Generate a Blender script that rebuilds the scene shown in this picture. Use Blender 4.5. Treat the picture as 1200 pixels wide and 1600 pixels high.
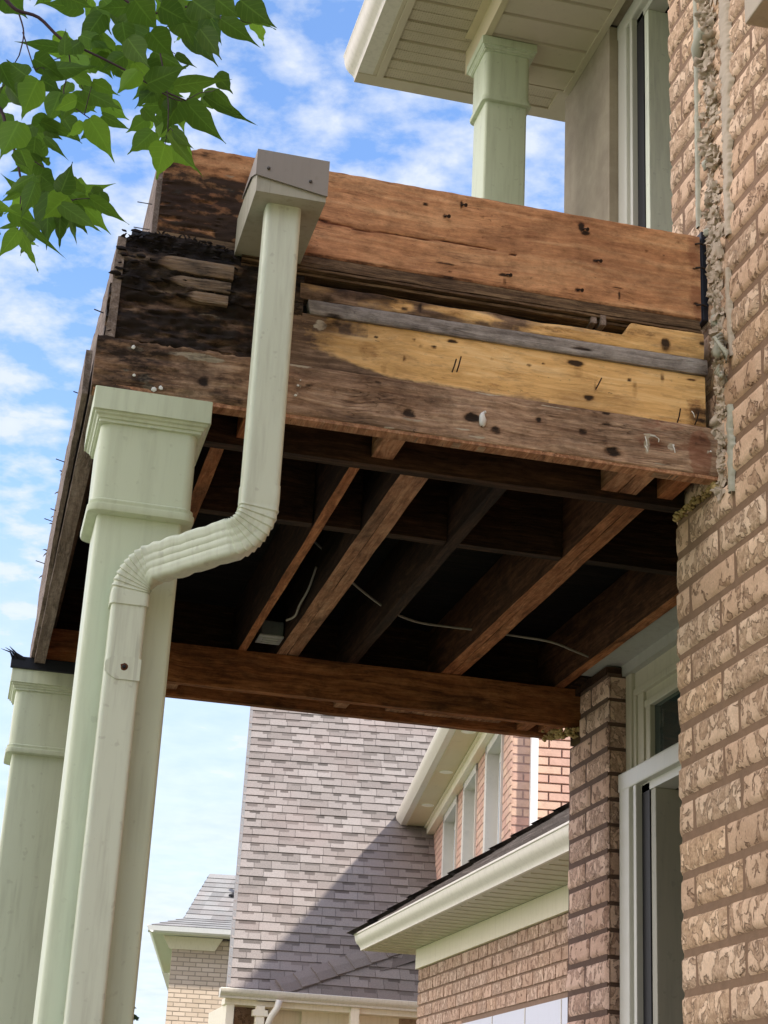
import bpy, bmesh, math, random
from mathutils import Vector, Matrix, noise
from math import radians as RAD, sin, cos, pi

# ------------------------------------------------------------------ scene, camera, light
sc = bpy.context.scene
for o in list(bpy.data.objects):
    bpy.data.objects.remove(o)
COL = sc.collection
H = 1.6                                     # eye height; all heights below are relative to the eye

cam_d = bpy.data.cameras.new('camera')
cam = bpy.data.objects.new('camera', cam_d)
COL.objects.link(cam)
sc.camera = cam
cam_d.sensor_fit = 'VERTICAL'
cam_d.sensor_height = 32.0
cam_d.lens = 2663.226 / 1600.0 * 32.0
cam_d.clip_start = 0.05
cam_d.clip_end = 2000
RX = Vector((0.96916476, -0.24154812, 0.04872548))
RD = Vector((0.13236481, 0.34353421, -0.92976546))
RF = Vector((0.20784423, 0.90754546, 0.36491372))
m = Matrix.Identity(4)
for i in range(3):
    m[i][0] = RX[i]
    m[i][1] = -RD[i]
    m[i][2] = -RF[i]
m.translation = (0, 0, H)
cam.matrix_world = m

SUN = Vector((0.663, -0.611, 1.0)).normalized()
sun_el = math.asin(SUN.z)
sun_az = math.atan2(SUN.x, SUN.y)           # clockwise from +Y
sd = bpy.data.lights.new('sun', 'SUN')
sd.energy = 2.6
sd.angle = RAD(2.5)
sd.color = (1.0, 0.93, 0.82)
sun = bpy.data.objects.new('sun', sd)
COL.objects.link(sun)
sun.rotation_euler = SUN.to_track_quat('Z', 'Y').to_euler()
sun.location = (8, -8, 20)

vs = sc.view_settings
vs.view_transform = 'Standard'
vs.look = 'None'
vs.gamma = 1.0
vs.use_curve_mapping = False
vs.exposure = 1.50

W = bpy.data.worlds.new('World')
sc.world = W
W.use_nodes = True
nt = W.node_tree
nt.nodes.clear()
def N(nt, typ, **kw):
    n = nt.nodes.new(typ)
    for k, v in kw.items():
        setattr(n, k, v)
    return n
def L(nt, a, b):
    nt.links.new(a, b)
def mth(nt, op, a, b=None, c=None, clamp=False):
    n = nt.nodes.new('ShaderNodeMath')
    n.operation = op
    n.use_clamp = clamp
    for i, v in enumerate((a, b, c)):
        if v is None:
            continue
        if isinstance(v, (int, float)):
            n.inputs[i].default_value = v
        else:
            nt.links.new(v, n.inputs[i])
    return n.outputs[0]
def mixc(nt, fac, a, b, blend='MIX'):
    n = nt.nodes.new('ShaderNodeMix')
    n.data_type = 'RGBA'
    n.blend_type = blend
    n.clamp_factor = True
    for i, v in ((0, fac), (6, a), (7, b)):
        if isinstance(v, (int, float)):
            n.inputs[i].default_value = v
        elif isinstance(v, (tuple, list)):
            n.inputs[i].default_value = (v[0], v[1], v[2], 1)
        else:
            nt.links.new(v, n.inputs[i])
    return n.outputs[2]
def ramp(nt, fac, stops, interp='LINEAR'):
    n = nt.nodes.new('ShaderNodeValToRGB')
    n.color_ramp.interpolation = interp
    els = n.color_ramp.elements
    while len(els) < len(stops):
        els.new(0.5)
    for e, (p, c) in zip(els, stops):
        e.position = p
        e.color = (c, c, c, 1) if isinstance(c, (int, float)) else (c[0], c[1], c[2], 1)
    nt.links.new(fac, n.inputs[0])
    return n.outputs[0]
def nz(nt, vec, scale, detail=4, rough=0.55, dist=0.0):
    n = nt.nodes.new('ShaderNodeTexNoise')
    n.inputs['Scale'].default_value = scale
    n.inputs['Detail'].default_value = detail
    n.inputs['Roughness'].default_value = rough
    n.inputs['Distortion'].default_value = dist
    if vec is not None:
        nt.links.new(vec, n.inputs['Vector'])
    return n.outputs[0]
def mapping(nt, vec, scale=(1, 1, 1), rot=(0, 0, 0), loc=(0, 0, 0)):
    n = nt.nodes.new('ShaderNodeMapping')
    n.inputs['Scale'].default_value = scale
    n.inputs['Rotation'].default_value = rot
    n.inputs['Location'].default_value = loc
    nt.links.new(vec, n.inputs['Vector'])
    return n.outputs[0]

CLX, CLY = 1.0, 6.1
# sky: physical sky with a layer of thin, broken cloud
sky = N(nt, 'ShaderNodeTexSky', sky_type='NISHITA', sun_disc=False, sun_elevation=sun_el,
        sun_rotation=sun_az, air_density=1.0, dust_density=0.6, ozone_density=2.0, altitude=100)
tc = N(nt, 'ShaderNodeTexCoord')
sep = N(nt, 'ShaderNodeSeparateXYZ')
L(nt, tc.outputs['Generated'], sep.inputs[0])
zz = mth(nt, 'ADD', mth(nt, 'MAXIMUM', sep.outputs[2], 0.0), 0.10)
cx = mth(nt, 'DIVIDE', sep.outputs[0], zz)
cy = mth(nt, 'DIVIDE', sep.outputs[1], zz)
cmb = N(nt, 'ShaderNodeCombineXYZ')
L(nt, cx, cmb.inputs[0]); L(nt, cy, cmb.inputs[1])
cl = mapping(nt, cmb.outputs[0], scale=(1.0, 1.0, 1.0), rot=(0, 0, 0.4), loc=(CLX, CLY, 0.3))
n1 = nz(nt, cl, 13.0, 7, 0.56, 0.1)
n2 = nz(nt, cl, 1.5, 3, 0.5)
cloud = mth(nt, 'ADD', mth(nt, 'MULTIPLY', n1, 0.65), mth(nt, 'MULTIPLY', n2, 0.5))
back = mth(nt, 'MULTIPLY', mth(nt, 'ADD', sep.outputs[0], 0.22), -0.45)   # unseen cloud thickened on the left, added to light the left-facing walls
back = mth(nt, 'MAXIMUM', back, 0.0)
cmask = ramp(nt, mth(nt, 'ADD', cloud, back), [(0.548, 0.0), (0.61, 0.42), (0.69, 0.9)])
low = ramp(nt, sep.outputs[2], [(0.0, 1.0), (0.16, 0.97), (0.29, 0.55), (0.37, 0.12), (0.50, 0.0)])
wisp = mth(nt, 'MULTIPLY', low, mth(nt, 'ADD', 0.72, mth(nt, 'MULTIPLY', n2, 0.55)), clamp=True)
cm = mth(nt, 'MAXIMUM', cmask, wisp, clamp=True)
skyc = mixc(nt, 1.0, sky.outputs[0], (1.10, 1.25, 1.42), 'MULTIPLY')
cloudc = mixc(nt, n1, (2.9, 3.3, 3.95), (4.4, 4.5, 4.7))
brt = ramp(nt, mth(nt, 'MULTIPLY', sep.outputs[0], -1.0), [(0.12, 1.0), (0.55, 2.9)])
brt.node.color_ramp.elements[1].color = (3.3, 2.80, 2.55, 1)  # cloud off to the left brightened and warmed as fill for shaded walls
cloudc = mixc(nt, 1.0, cloudc, brt, 'MULTIPLY')
hb_ = mth(nt, 'MULTIPLY', ramp(nt, mth(nt, 'MULTIPLY', sep.outputs[1], -1.0), [(0.0, 0.0), (0.5, 1.0)]), ramp(nt, sep.outputs[2], [(0.35, 0.0), (0.65, 1.0)]))
cloudc = mixc(nt, hb_, cloudc, mixc(nt, 1.0, cloudc, (1.7, 1.65, 1.55), 'MULTIPLY'))  # unseen high cloud behind the viewer brightened to lift the front boards
skym = mixc(nt, mth(nt, "MULTIPLY", cm, 0.92), skyc, cloudc)
bg = N(nt, 'ShaderNodeBackground')
bg.inputs[1].default_value = 0.085
dn = mth(nt, 'MULTIPLY', sep.outputs[1], -1.0)
lowb = ramp(nt, sep.outputs[2], [(0.0, 1.0), (0.55, 0.0)])
dfac = mth(nt, 'MULTIPLY', ramp(nt, dn, [(0.0, 0.0), (0.4, 1.0)]), lowb, clamp=True)
skym = mixc(nt, dfac, skym, mixc(nt, 1.0, skym, (0.28, 0.28, 0.26), 'MULTIPLY'))   # low unseen sky behind viewer darkened to dim front faces, as trees would
L(nt, skym, bg.inputs[0])
wo = N(nt, 'ShaderNodeOutputWorld')
L(nt, bg.outputs[0], wo.inputs[0])

# ------------------------------------------------------------------ materials
MATS = {}
def newmat(name, rough=0.6, spec=0.35):
    mt = bpy.data.materials.new(name)
    mt.use_nodes = True
    t = mt.node_tree
    t.nodes.clear()
    b = t.nodes.new('ShaderNodeBsdfPrincipled')
    b.inputs['Roughness'].default_value = rough
    b.inputs['Specular IOR Level'].default_value = spec
    o = t.nodes.new('ShaderNodeOutputMaterial')
    t.links.new(b.outputs[0], o.inputs[0])
    MATS[name] = mt
    return mt, t, b
def bump(t, b, h, strength=0.4, dist=0.01):
    n = t.nodes.new('ShaderNodeBump')
    n.inputs['Strength'].default_value = strength
    n.inputs['Distance'].default_value = dist
    t.links.new(h, n.inputs['Height'])
    t.links.new(n.outputs[0], b.inputs['Normal'])
def objvec(t, rnd=True):
    c = t.nodes.new('ShaderNodeTexCoord')
    v = c.outputs['Object']
    if rnd:
        oi = t.nodes.new('ShaderNodeObjectInfo')
        s = t.nodes.new('ShaderNodeVectorMath')
        s.operation = 'SCALE'
        cb = t.nodes.new('ShaderNodeCombineXYZ')
        t.links.new(oi.outputs['Random'], cb.inputs[0])
        t.links.new(oi.outputs['Random'], cb.inputs[1])
        t.links.new(oi.outputs['Random'], cb.inputs[2])
        t.links.new(cb.outputs[0], s.inputs[0])
        s.inputs['Scale'].default_value = 7.3
        a = t.nodes.new('ShaderNodeVectorMath')
        a.operation = 'ADD'
        t.links.new(v, a.inputs[0]); t.links.new(s.outputs[0], a.inputs[1])
        v = a.outputs[0]
    return v
def attr(t, name):
    a = t.nodes.new('ShaderNodeAttribute')
    a.attribute_name = name
    return a.outputs['Fac']

def painted(name, col, dirt=(0.30, 0.29, 0.22), amt=0.25, rough=0.45, grime_scale=3.0, streak=True, bmp=0.05):
    """painted / vinyl-clad metal, slightly uneven, with soft vertical run-off streaks"""
    mt, t, b = newmat(name, rough)
    v = objvec(t, False)
    n = nz(t, mapping(t, v, (14, 14, 1.2) if streak else (1, 1, 1)), grime_scale, 5, 0.6)
    n_big = nz(t, v, 2.2, 3)
    f = ramp(t, n, [(0.48, 0.0), (0.78, 1.0)])
    f = mth(t, 'MULTIPLY', f, mth(t, 'ADD', 0.35, n_big), clamp=True)
    f = mth(t, 'MULTIPLY', f, amt, clamp=True)
    c = mixc(t, f, col, dirt)
    fine = nz(t, v, 60, 3)
    sp = ramp(t, nz(t, v, 38, 2, 0.5), [(0.66, 0.0), (0.72, 1.0)])
    c = mixc(t, mth(t, 'MULTIPLY', sp, amt * 0.6), c, dirt)
    ln = ramp(t, nz(t, mapping(t, v, (46, 46, 1.6) if streak else (3, 3, 3)), 2.0, 3, 0.5), [(0.63, 0.0), (0.70, 1.0)])
    ln = mth(t, 'MULTIPLY', ln, ramp(t, nz(t, v, 3.2, 2), [(0.45, 0.0), (0.62, 1.0)]))
    c = mixc(t, mth(t, 'MULTIPLY', ln, amt * 0.55), c, tuple(x * 0.7 for x in dirt))
    cp = ramp(t, nz(t, v, 16, 6, 0.75, 1.0), [(0.70, 0.0), (0.73, 1.0)])
    c = mixc(t, mth(t, 'MULTIPLY', cp, amt * 0.7), c, tuple(x * 0.6 for x in dirt))
    L(t, c, b.inputs['Base Color'])
    bump(t, b, mth(t, 'ADD', mth(t, 'MULTIPLY', n_big, 1.0), mth(t, 'MULTIPLY', fine, 0.04)), bmp, 0.02)
    return mt

def wood(name, c_lo, c_mid, c_hi, axis='X', gs=1.0, stain=0.5, stain_col=(0.02, 0.014, 0.010), rough=0.8,
         grain=0.9, bmp=0.5, attrs=False, gold=None, rnd=True):
    mt, t, b = newmat(name, rough, 0.2)
    v = objvec(t, rnd)
    st = {'X': (1.6, 26, 26), 'Y': (26, 1.6, 26), 'Z': (26, 26, 1.6)}[axis]
    warp = nz(t, v, 3.0, 2)
    vm = t.nodes.new('ShaderNodeVectorMath'); vm.operation = 'ADD'
    cw = t.nodes.new('ShaderNodeCombineXYZ')
    w_ = mth(t, 'MULTIPLY', mth(t, 'SUBTRACT', warp, 0.5), 0.05)
    for i in range(3):
        L(t, w_, cw.inputs[i])
    L(t, v, vm.inputs[0]); L(t, cw.outputs[0], vm.inputs[1])
    g = nz(t, mapping(t, vm.outputs[0], st), 2.0 * gs, 6, 0.65, 0.4)
    g2 = nz(t, mapping(t, vm.outputs[0], tuple(s * 3 for s in st)), 2.0 * gs, 4, 0.6)
    gg = mth(t, 'ADD', mth(t, 'MULTIPLY', g, 0.65), mth(t, 'MULTIPLY', g2, 0.35))
    c = ramp(t, gg, [(0.36, c_lo), (0.50, c_mid), (0.62, c_hi)])
    c = mixc(t, 1 - grain, c, c_mid) if grain < 1 else c
    blo = nz(t, mapping(t, v, tuple(1.0 if s > 10 else 0.55 for s in st), loc=(9, 1, 4)), 42, 6, 0.78)
    c = mixc(t, 1.0, c, ramp(t, blo, [(0.32, 0.62), (0.5, 1.0), (0.68, 1.30)]), 'MULTIPLY')
    big = nz(t, mapping(t, v, tuple(1.0 if s > 10 else 0.35 for s in st)), 7.0, 6, 0.68, 0.6)
    sm = ramp(t, big, [(0.50, 0.0), (0.66, 1.0)])
    c = mixc(t, mth(t, 'MULTIPLY', sm, stain), c, stain_col)
    pale = ramp(t, nz(t, mapping(t, v, tuple(1.0 if s > 10 else 0.4 for s in st), loc=(5, 5, 5)), 9.0, 6, 0.7, 0.8), [(0.56, 0.0), (0.72, 1.0)])
    c = mixc(t, mth(t, 'MULTIPLY', pale, 0.35), c, tuple(min(1, x * 1.5 + 0.02) for x in c_hi))
    ck = nz(t, mapping(t, vm.outputs[0], tuple(s * (1.6 if s > 10 else 0.7) for s in st), loc=(2, 3, 4)), 1.6, 3, 0.5)
    ckm = ramp(t, mth(t, 'ABSOLUTE', mth(t, 'SUBTRACT', ck, 0.5)), [(0.0, 1.0), (0.012, 0.0)])
    ckm = mth(t, 'MULTIPLY', ckm, ramp(t, nz(t, v, 4.0, 2), [(0.48, 0.0), (0.58, 1.0)]))
    c = mixc(t, mth(t, 'MULTIPLY', ckm, 0.7), c, tuple(x * 0.35 for x in c_lo))
    if attrs:
        # fine break-up of the modelled stain masks
        br = mth(t, 'SUBTRACT', nz(t, mapping(t, v, tuple(1.0 if s > 10 else 0.45 for s in st)), 75, 4, 0.65), 0.5)
        br2 = mth(t, 'SUBTRACT', nz(t, mapping(t, v, tuple(1.0 if s > 10 else 0.25 for s in st)), 26, 4, 0.65), 0.5)
        br3 = mth(t, 'SUBTRACT', nz(t, v, 11, 5, 0.7), 0.5)
        br = mth(t, 'ADD', mth(t, 'ADD', br, br2), mth(t, 'MULTIPLY', br3, 0.8))
        if gold:
            gm = mth(t, 'ADD', attr(t, 'gold'), mth(t, 'MULTIPLY', br, 0.9))
            gm = ramp(t, gm, [(0.22, 0.0), (0.55, 0.6), (0.80, 1.0)])
            gc = ramp(t, gg, [(0.36, gold[0]), (0.50, gold[1]), (0.63, gold[2])])
            gc = mixc(t, mth(t, 'MULTIPLY', sm, stain * 0.95), gc, (0.33, 0.185, 0.075))
            gc = mixc(t, mth(t, 'MULTIPLY', ramp(t, nz(t, mapping(t, v, (2.5, 9, 9)), 4.0, 5, 0.7), [(0.52, 0.0), (0.66, 1.0)]), 0.5), gc, (0.36, 0.20, 0.085))
            c = mixc(t, gm, c, gc)
        rm = ramp(t, mth(t, 'ADD', attr(t, 'red'), mth(t, 'MULTIPLY', br, 0.7)), [(0.40, 0.0), (0.62, 1.0)])
        c = mixc(t, mth(t, 'MULTIPLY', rm, 0.55), c, (0.22, 0.070, 0.035))
        pm = ramp(t, mth(t, 'ADD', attr(t, 'pale'), mth(t, 'MULTIPLY', br, 1.0)), [(0.48, 0.0), (0.62, 1.0)])
        c = mixc(t, pm, c, (0.46, 0.40, 0.30))
        hm = ramp(t, mth(t, 'ADD', attr(t, 'dark'), mth(t, 'MULTIPLY', br, 0.45)), [(0.16, 0.0), (0.50, 1.0)])
        c = mixc(t, mth(t, 'MULTIPLY', hm, 0.62), c, mixc(t, 1.0, c, (0.40, 0.30, 0.22), 'MULTIPLY'))
        pit = ramp(t, nz(t, mapping(t, v, tuple(1.0 if s > 10 else 0.5 for s in st)), 120, 3, 0.6), [(0.66, 0.0), (0.72, 1.0)])
        pit = mth(t, 'MULTIPLY', pit, ramp(t, nz(t, v, 12, 3), [(0.45, 0.0), (0.6, 1.0)]))
        c = mixc(t, mth(t, 'MULTIPLY', pit, 0.6), c, (0.035, 0.022, 0.015))
        dm = ramp(t, mth(t, 'ADD', attr(t, 'dark'), mth(t, 'MULTIPLY', br, 0.75)), [(0.40, 0.0), (0.72, 1.0)])
        c = mixc(t, mth(t, 'MULTIPLY', dm, 0.92), c, (0.013, 0.009, 0.007))
    L(t, c, b.inputs['Base Color'])
    bump(t, b, mth(t, 'ADD', mth(t, 'ADD', gg, mth(t, 'MULTIPLY', sm, -0.25)), mth(t, 'MULTIPLY', ckm, -0.8)), bmp, 0.007)
    return mt

CREAM = (0.595, 0.650, 0.475)
painted('column_paint', CREAM, (0.26, 0.27, 0.17), 0.34, 0.5, 3.0)
painted('downspout_paint', (0.645, 0.685, 0.54), (0.26, 0.24, 0.17), 0.42, 0.42, 3.5)
painted('scupper_side', (0.40, 0.385, 0.30), (0.2, 0.17, 0.12), 0.5, 0.5, 3)
painted('scupper_paint', (0.29, 0.26, 0.225), (0.20, 0.17, 0.14), 0.35, 0.5, 3)
painted('gutter_paint', (0.76, 0.71, 0.62), (0.36, 0.33, 0.27), 0.35, 0.4, 3)
painted('soffit_paint', (0.62, 0.545, 0.415), (0.33, 0.28, 0.20), 0.3, 0.6, 3, False)
painted('cream_trim', (0.90, 0.82, 0.66), (0.45, 0.38, 0.24), 0.25, 0.5, 3)
painted('white_frame', (0.62, 0.61, 0.54), (0.38, 0.42, 0.38), 0.2, 0.35, 3)
painted('transom_frame', (0.62, 0.58, 0.46), (0.35, 0.31, 0.24), 0.3, 0.4, 3)
painted('white_trim', (0.80, 0.80, 0.78), (0.5, 0.5, 0.48), 0.2, 0.4, 3)
painted('door_slab_paint', (0.44, 0.42, 0.34), (0.2, 0.2, 0.17), 0.35, 0.55, 3)
painted('door_slab_light', (0.80, 0.84, 0.70), (0.3, 0.3, 0.28), 0.35, 0.55, 3)
painted('flashing', (0.47, 0.46, 0.42), (0.28, 0.25, 0.2), 0.4, 0.5, 3)
painted('stone_jamb', (0.62, 0.59, 0.54), (0.36, 0.34, 0.31), 0.3, 0.8, 4, False)
painted('lavender_blind', (0.62, 0.64, 0.74), (0.5, 0.5, 0.58), 0.2, 0.5, 3)
painted('box_plastic', (0.16, 0.17, 0.16), (0.1, 0.1, 0.1), 0.4, 0.5, 3)
painted('cable_white', (0.34, 0.29, 0.24), (0.2, 0.18, 0.14), 0.4, 0.6, 3)
painted('caulk_green', (0.42, 0.41, 0.32), (0.32, 0.33, 0.28), 0.5, 0.8, 6, False, 0.6)
painted('caulk_beige', (0.47, 0.39, 0.29), (0.33, 0.29, 0.23), 0.5, 0.8, 6, False, 0.6)
painted('mortar_scar', (0.50, 0.41, 0.31), (0.16, 0.13, 0.10), 0.8, 0.95, 9, False, 1.0)
painted('foam_yellow', (0.50, 0.37, 0.16), (0.16, 0.09, 0.03), 0.8, 0.8, 14, False, 0.8)
painted('white_crumb', (0.75, 0.75, 0.70), (0.5, 0.5, 0.45), 0.3, 0.8, 10, False, 0.5)
painted('beige_box', (0.44, 0.37, 0.27), (0.26, 0.21, 0.15), 0.4, 0.6, 3)

mt, t, b = newmat('nail_rust', 0.7); b.inputs['Base Color'].default_value = (0.035, 0.022, 0.016, 1); b.inputs['Metallic'].default_value = 0.3
mt, t, b = newmat('nail_steel', 0.5); b.inputs['Base Color'].default_value = (0.09, 0.085, 0.08, 1); b.inputs['Metallic'].default_value = 0.6
mt, t, b = newmat('rust_spot', 0.9); b.inputs['Base Color'].default_value = (0.10, 0.035, 0.012, 1)
mt, t, b = newmat('black_rubber', 0.6); b.inputs['Base Color'].default_value = (0.010, 0.010, 0.012, 1)
mt, t, b = newmat('black_membrane', 0.5); b.inputs['Base Color'].default_value = (0.012, 0.014, 0.022, 1)
mt, t, b = newmat('dark_interior', 0.9); b.inputs['Base Color'].default_value = (0.03, 0.03, 0.03, 1)
mt, t, b = newmat('window_glass', 0.06, 0.5)
b.inputs['Base Color'].default_value = (0.035, 0.05, 0.045, 1)
mt, t, b = newmat('bright_glass', 0.08, 0.6)
b.inputs['Base Color'].default_value = (0.42, 0.50, 0.60, 1)
mt, t, b = newmat('pot_light', 0.4); b.inputs['Base Color'].default_value = (0.85, 0.83, 0.75, 1)

# stucco
mt, t, b = newmat('stucco', 0.9)
v = objvec(t, False)
c = ramp(t, nz(t, v, 5, 5, 0.65), [(0.35, (0.30, 0.25, 0.185)), (0.65, (0.41, 0.35, 0.26))])
c = mixc(t, mth(t, 'MULTIPLY', ramp(t, nz(t, mapping(t, v, (6, 6, 0.7)), 3, 5), [(0.5, 0.0), (0.75, 1.0)]), 0.35), c, (0.27, 0.22, 0.16))
L(t, c, b.inputs['Base Color'])
bump(t, b, nz(t, v, 180, 3, 0.7), 0.5, 0.004)

def brickmat(name, light, mid, dark, sc_=1.0, bmp=0.9):
    mt, t, b = newmat(name, 0.92, 0.15)
    v = objvec(t, False)
    tone = attr(t, 'tone')
    off = t.nodes.new('ShaderNodeVectorMath'); off.operation = 'ADD'
    cb = t.nodes.new('ShaderNodeCombineXYZ')
    for i in range(3):
        L(t, mth(t, 'MULTIPLY', tone, 9.0), cb.inputs[i])
    L(t, v, off.inputs[0]); L(t, cb.outputs[0], off.inputs[1])
    v2 = off.outputs[0]
    big = nz(t, mapping(t, v2, (1, 1, 0.8)), 26 * sc_, 5, 0.58, 0.55)
    th = mth(t, 'ADD', big, mth(t, 'MULTIPLY', mth(t, 'SUBTRACT', tone, 0.5), 0.13))
    chip = ramp(t, th, [(0.500, 0.0), (0.525, 1.0)])
    edge = ramp(t, th, [(0.488, 0.0), (0.506, 1.0), (0.520, 1.0), (0.545, 0.0)])
    fine = nz(t, v2, 150 * sc_, 3, 0.7)
    mot = nz(t, v2, 60 * sc_, 4, 0.7)
    c1 = ramp(t, mth(t, 'ADD', mth(t, 'MULTIPLY', nz(t, v2, 9 * sc_, 4), 0.7), mth(t, 'MULTIPLY', mot, 0.3)), [(0.35, mid), (0.62, light)])
    c2 = mixc(t, ramp(t, mot, [(0.35, 0.0), (0.65, 1.0)]), dark, mid)
    c = mixc(t, mth(t, 'MULTIPLY', chip, 0.85), c1, c2)
    c = mixc(t, mth(t, 'MULTIPLY', edge, 0.60), c, tuple(x * 0.55 for x in dark))
    c = mixc(t, 1.0, c, ramp(t, tone, [(0.0, (0.80, 0.74, 0.70)), (0.35, (1.0, 0.96, 0.94)), (0.7, (1.02, 1.03, 1.04)), (1.0, (1.12, 1.08, 1.02))]), 'MULTIPLY')
    c = mixc(t, 1.0, c, ramp(t, fine, [(0.3, 0.86), (0.7, 1.12)]), 'MULTIPLY')
    c = mixc(t, 1.0, c, ramp(t, nz(t, v, 1.1, 3), [(0.3, 0.88), (0.7, 1.1)]), 'MULTIPLY')
    L(t, c, b.inputs['Base Color'])
    h = mth(t, 'ADD', mth(t, 'MULTIPLY', chip, -1.0), mth(t, 'MULTIPLY', fine, 0.10))
    h = mth(t, 'ADD', h, mth(t, 'MULTIPLY', mot, mth(t, 'ADD', 0.15, mth(t, 'MULTIPLY', chip, 0.8))))
    bump(t, b, h, bmp, 0.007)
    return mt
brickmat('brick_tan', (0.78, 0.585, 0.415), (0.63, 0.45, 0.305), (0.32, 0.205, 0.125))
brickmat('brick_pier', (0.76, 0.55, 0.44), (0.62, 0.425, 0.33), (0.32, 0.20, 0.15))
brickmat('brick_garage', (0.66, 0.49, 0.385), (0.52, 0.36, 0.275), (0.30, 0.19, 0.14))
mt, t, b = newmat('brick_pink', 0.9)
v = objvec(t, False); tone = attr(t, 'tone')
c = ramp(t, tone, [(0.0, (0.56, 0.34, 0.27)), (0.5, (0.62, 0.40, 0.31)), (1.0, (0.66, 0.46, 0.34))])
c = mixc(t, mth(t, 'MULTIPLY', ramp(t, nz(t, v, 14, 4, 0.7), [(0.45, 0.0), (0.7, 1.0)]), 0.35), c, (0.30, 0.19, 0.15))
L(t, c, b.inputs['Base Color']); bump(t, b, nz(t, v, 60, 3), 0.4, 0.005)
mt, t, b = newmat('brick_far', 0.9)
v = objvec(t, False); tone = attr(t, 'tone')
c = ramp(t, tone, [(0.0, (0.50, 0.40, 0.30)), (1.0, (0.62, 0.51, 0.40))])
L(t, c, b.inputs['Base Color'])
for nm, cc in (('mortar', (0.25, 0.16, 0.10)), ('mortar_pier', (0.13, 0.08, 0.06)), ('mortar_garage', (0.23, 0.15, 0.105)),
               ('mortar_pink', (0.40, 0.27, 0.23)), ('mortar_far', (0.34, 0.28, 0.22))):
    mt, t, b = newmat(nm, 0.95)
    v = objvec(t, False)
    c = mixc(t, nz(t, v, 30, 4), tuple(x * 0.75 for x in cc), tuple(x * 1.2 for x in cc))
    L(t, c, b.inputs['Base Color']); bump(t, b, nz(t, v, 150, 3), 0.5, 0.004)

def shingmat(name, cols):
    mt, t, b = newmat(name, 0.95, 0.1)
    v = objvec(t, False); tone = attr(t, 'tone')
    c = ramp(t, tone, cols)
    gr = nz(t, v, 90, 2, 0.8)
    c = mixc(t, 1.0, c, ramp(t, gr, [(0.3, 0.75), (0.7, 1.2)]), 'MULTIPLY')
    c = mixc(t, mth(t, 'MULTIPLY', ramp(t, nz(t, v, 1.3, 4, 0.6), [(0.42, 0.0), (0.65, 1.0)]), 0.30), c, (0.25, 0.19, 0.175))
    L(t, c, b.inputs['Base Color']); bump(t, b, gr, 0.4, 0.004)
shingmat('shingle_grey', [(0.0, (0.075, 0.066, 0.060)), (0.3, (0.175, 0.154, 0.142)), (0.65, (0.225, 0.200, 0.186)), (1.0, (0.275, 0.248, 0.232))])
shingmat('shingle_far', [(0.0, (0.19, 0.19, 0.19)), (1.0, (0.27, 0.27, 0.268))])

# wood
BR_LO, BR_MID, BR_HI = (0.17, 0.095, 0.055), (0.38, 0.245, 0.155), (0.56, 0.40, 0.27)
wood('wood_beam', BR_LO, BR_MID, BR_HI, 'X', 1.0, 0.75, (0.105, 0.068, 0.046), attrs=True, bmp=0.8)
wood('wood_rim', (0.07, 0.042, 0.027), (0.18, 0.115, 0.072), (0.34, 0.23, 0.155), 'X', 0.8, 0.5, (0.04, 0.028, 0.02), attrs=True,
     gold=((0.62, 0.36, 0.125), (0.82, 0.51, 0.205), (0.90, 0.62, 0.30)), bmp=0.45)
wood('wood_ply', (0.30, 0.130, 0.058), (0.50, 0.250, 0.118), (0.60, 0.345, 0.175), 'X', 0.55, 0.22, (0.15, 0.07, 0.045), attrs=True, bmp=0.35)
wood('wood_greystrip', (0.16, 0.135, 0.12), (0.27, 0.24, 0.215), (0.38, 0.345, 0.31), 'X', 1.2, 0.3, (0.1, 0.085, 0.075), attrs=True)
wood('wood_edge', (0.05, 0.028, 0.015), (0.13, 0.08, 0.045), (0.25, 0.165, 0.09), 'X', 1.5, 0.6, (0.02, 0.013, 0.01))
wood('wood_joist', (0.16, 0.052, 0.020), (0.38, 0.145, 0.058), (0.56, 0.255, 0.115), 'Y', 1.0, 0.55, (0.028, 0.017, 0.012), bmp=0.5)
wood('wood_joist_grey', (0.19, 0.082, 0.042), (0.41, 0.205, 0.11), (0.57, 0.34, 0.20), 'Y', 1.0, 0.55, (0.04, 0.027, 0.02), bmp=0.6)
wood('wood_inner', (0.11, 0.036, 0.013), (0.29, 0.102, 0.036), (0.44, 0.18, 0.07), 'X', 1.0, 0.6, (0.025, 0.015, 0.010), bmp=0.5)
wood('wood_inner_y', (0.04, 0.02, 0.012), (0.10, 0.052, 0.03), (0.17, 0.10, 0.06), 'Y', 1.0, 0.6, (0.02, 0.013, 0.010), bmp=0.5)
wood('wood_side', (0.12, 0.085, 0.065), (0.23, 0.175, 0.14), (0.35, 0.285, 0.24), 'Y', 1.2, 0.45, (0.10, 0.07, 0.055), bmp=0.7)
wood('wood_rot', (0.008, 0.006, 0.005), (0.045, 0.032, 0.023), (0.17, 0.125, 0.09), 'X', 1.6, 0.75, (0.006, 0.005, 0.005), attrs=True, bmp=1.0,
     gold=((0.12, 0.08, 0.052), (0.24, 0.17, 0.115), (0.36, 0.27, 0.19)))
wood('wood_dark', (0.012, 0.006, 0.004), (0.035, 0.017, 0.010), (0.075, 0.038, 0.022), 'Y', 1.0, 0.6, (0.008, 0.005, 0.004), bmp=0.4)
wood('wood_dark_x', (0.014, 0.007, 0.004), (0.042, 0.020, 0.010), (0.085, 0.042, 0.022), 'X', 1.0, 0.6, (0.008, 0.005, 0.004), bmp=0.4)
wood('wood_deck', (0.004, 0.003, 0.003), (0.009, 0.006, 0.005), (0.022, 0.013, 0.010), 'X', 0.6, 0.7, (0.004, 0.003, 0.004))
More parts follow.
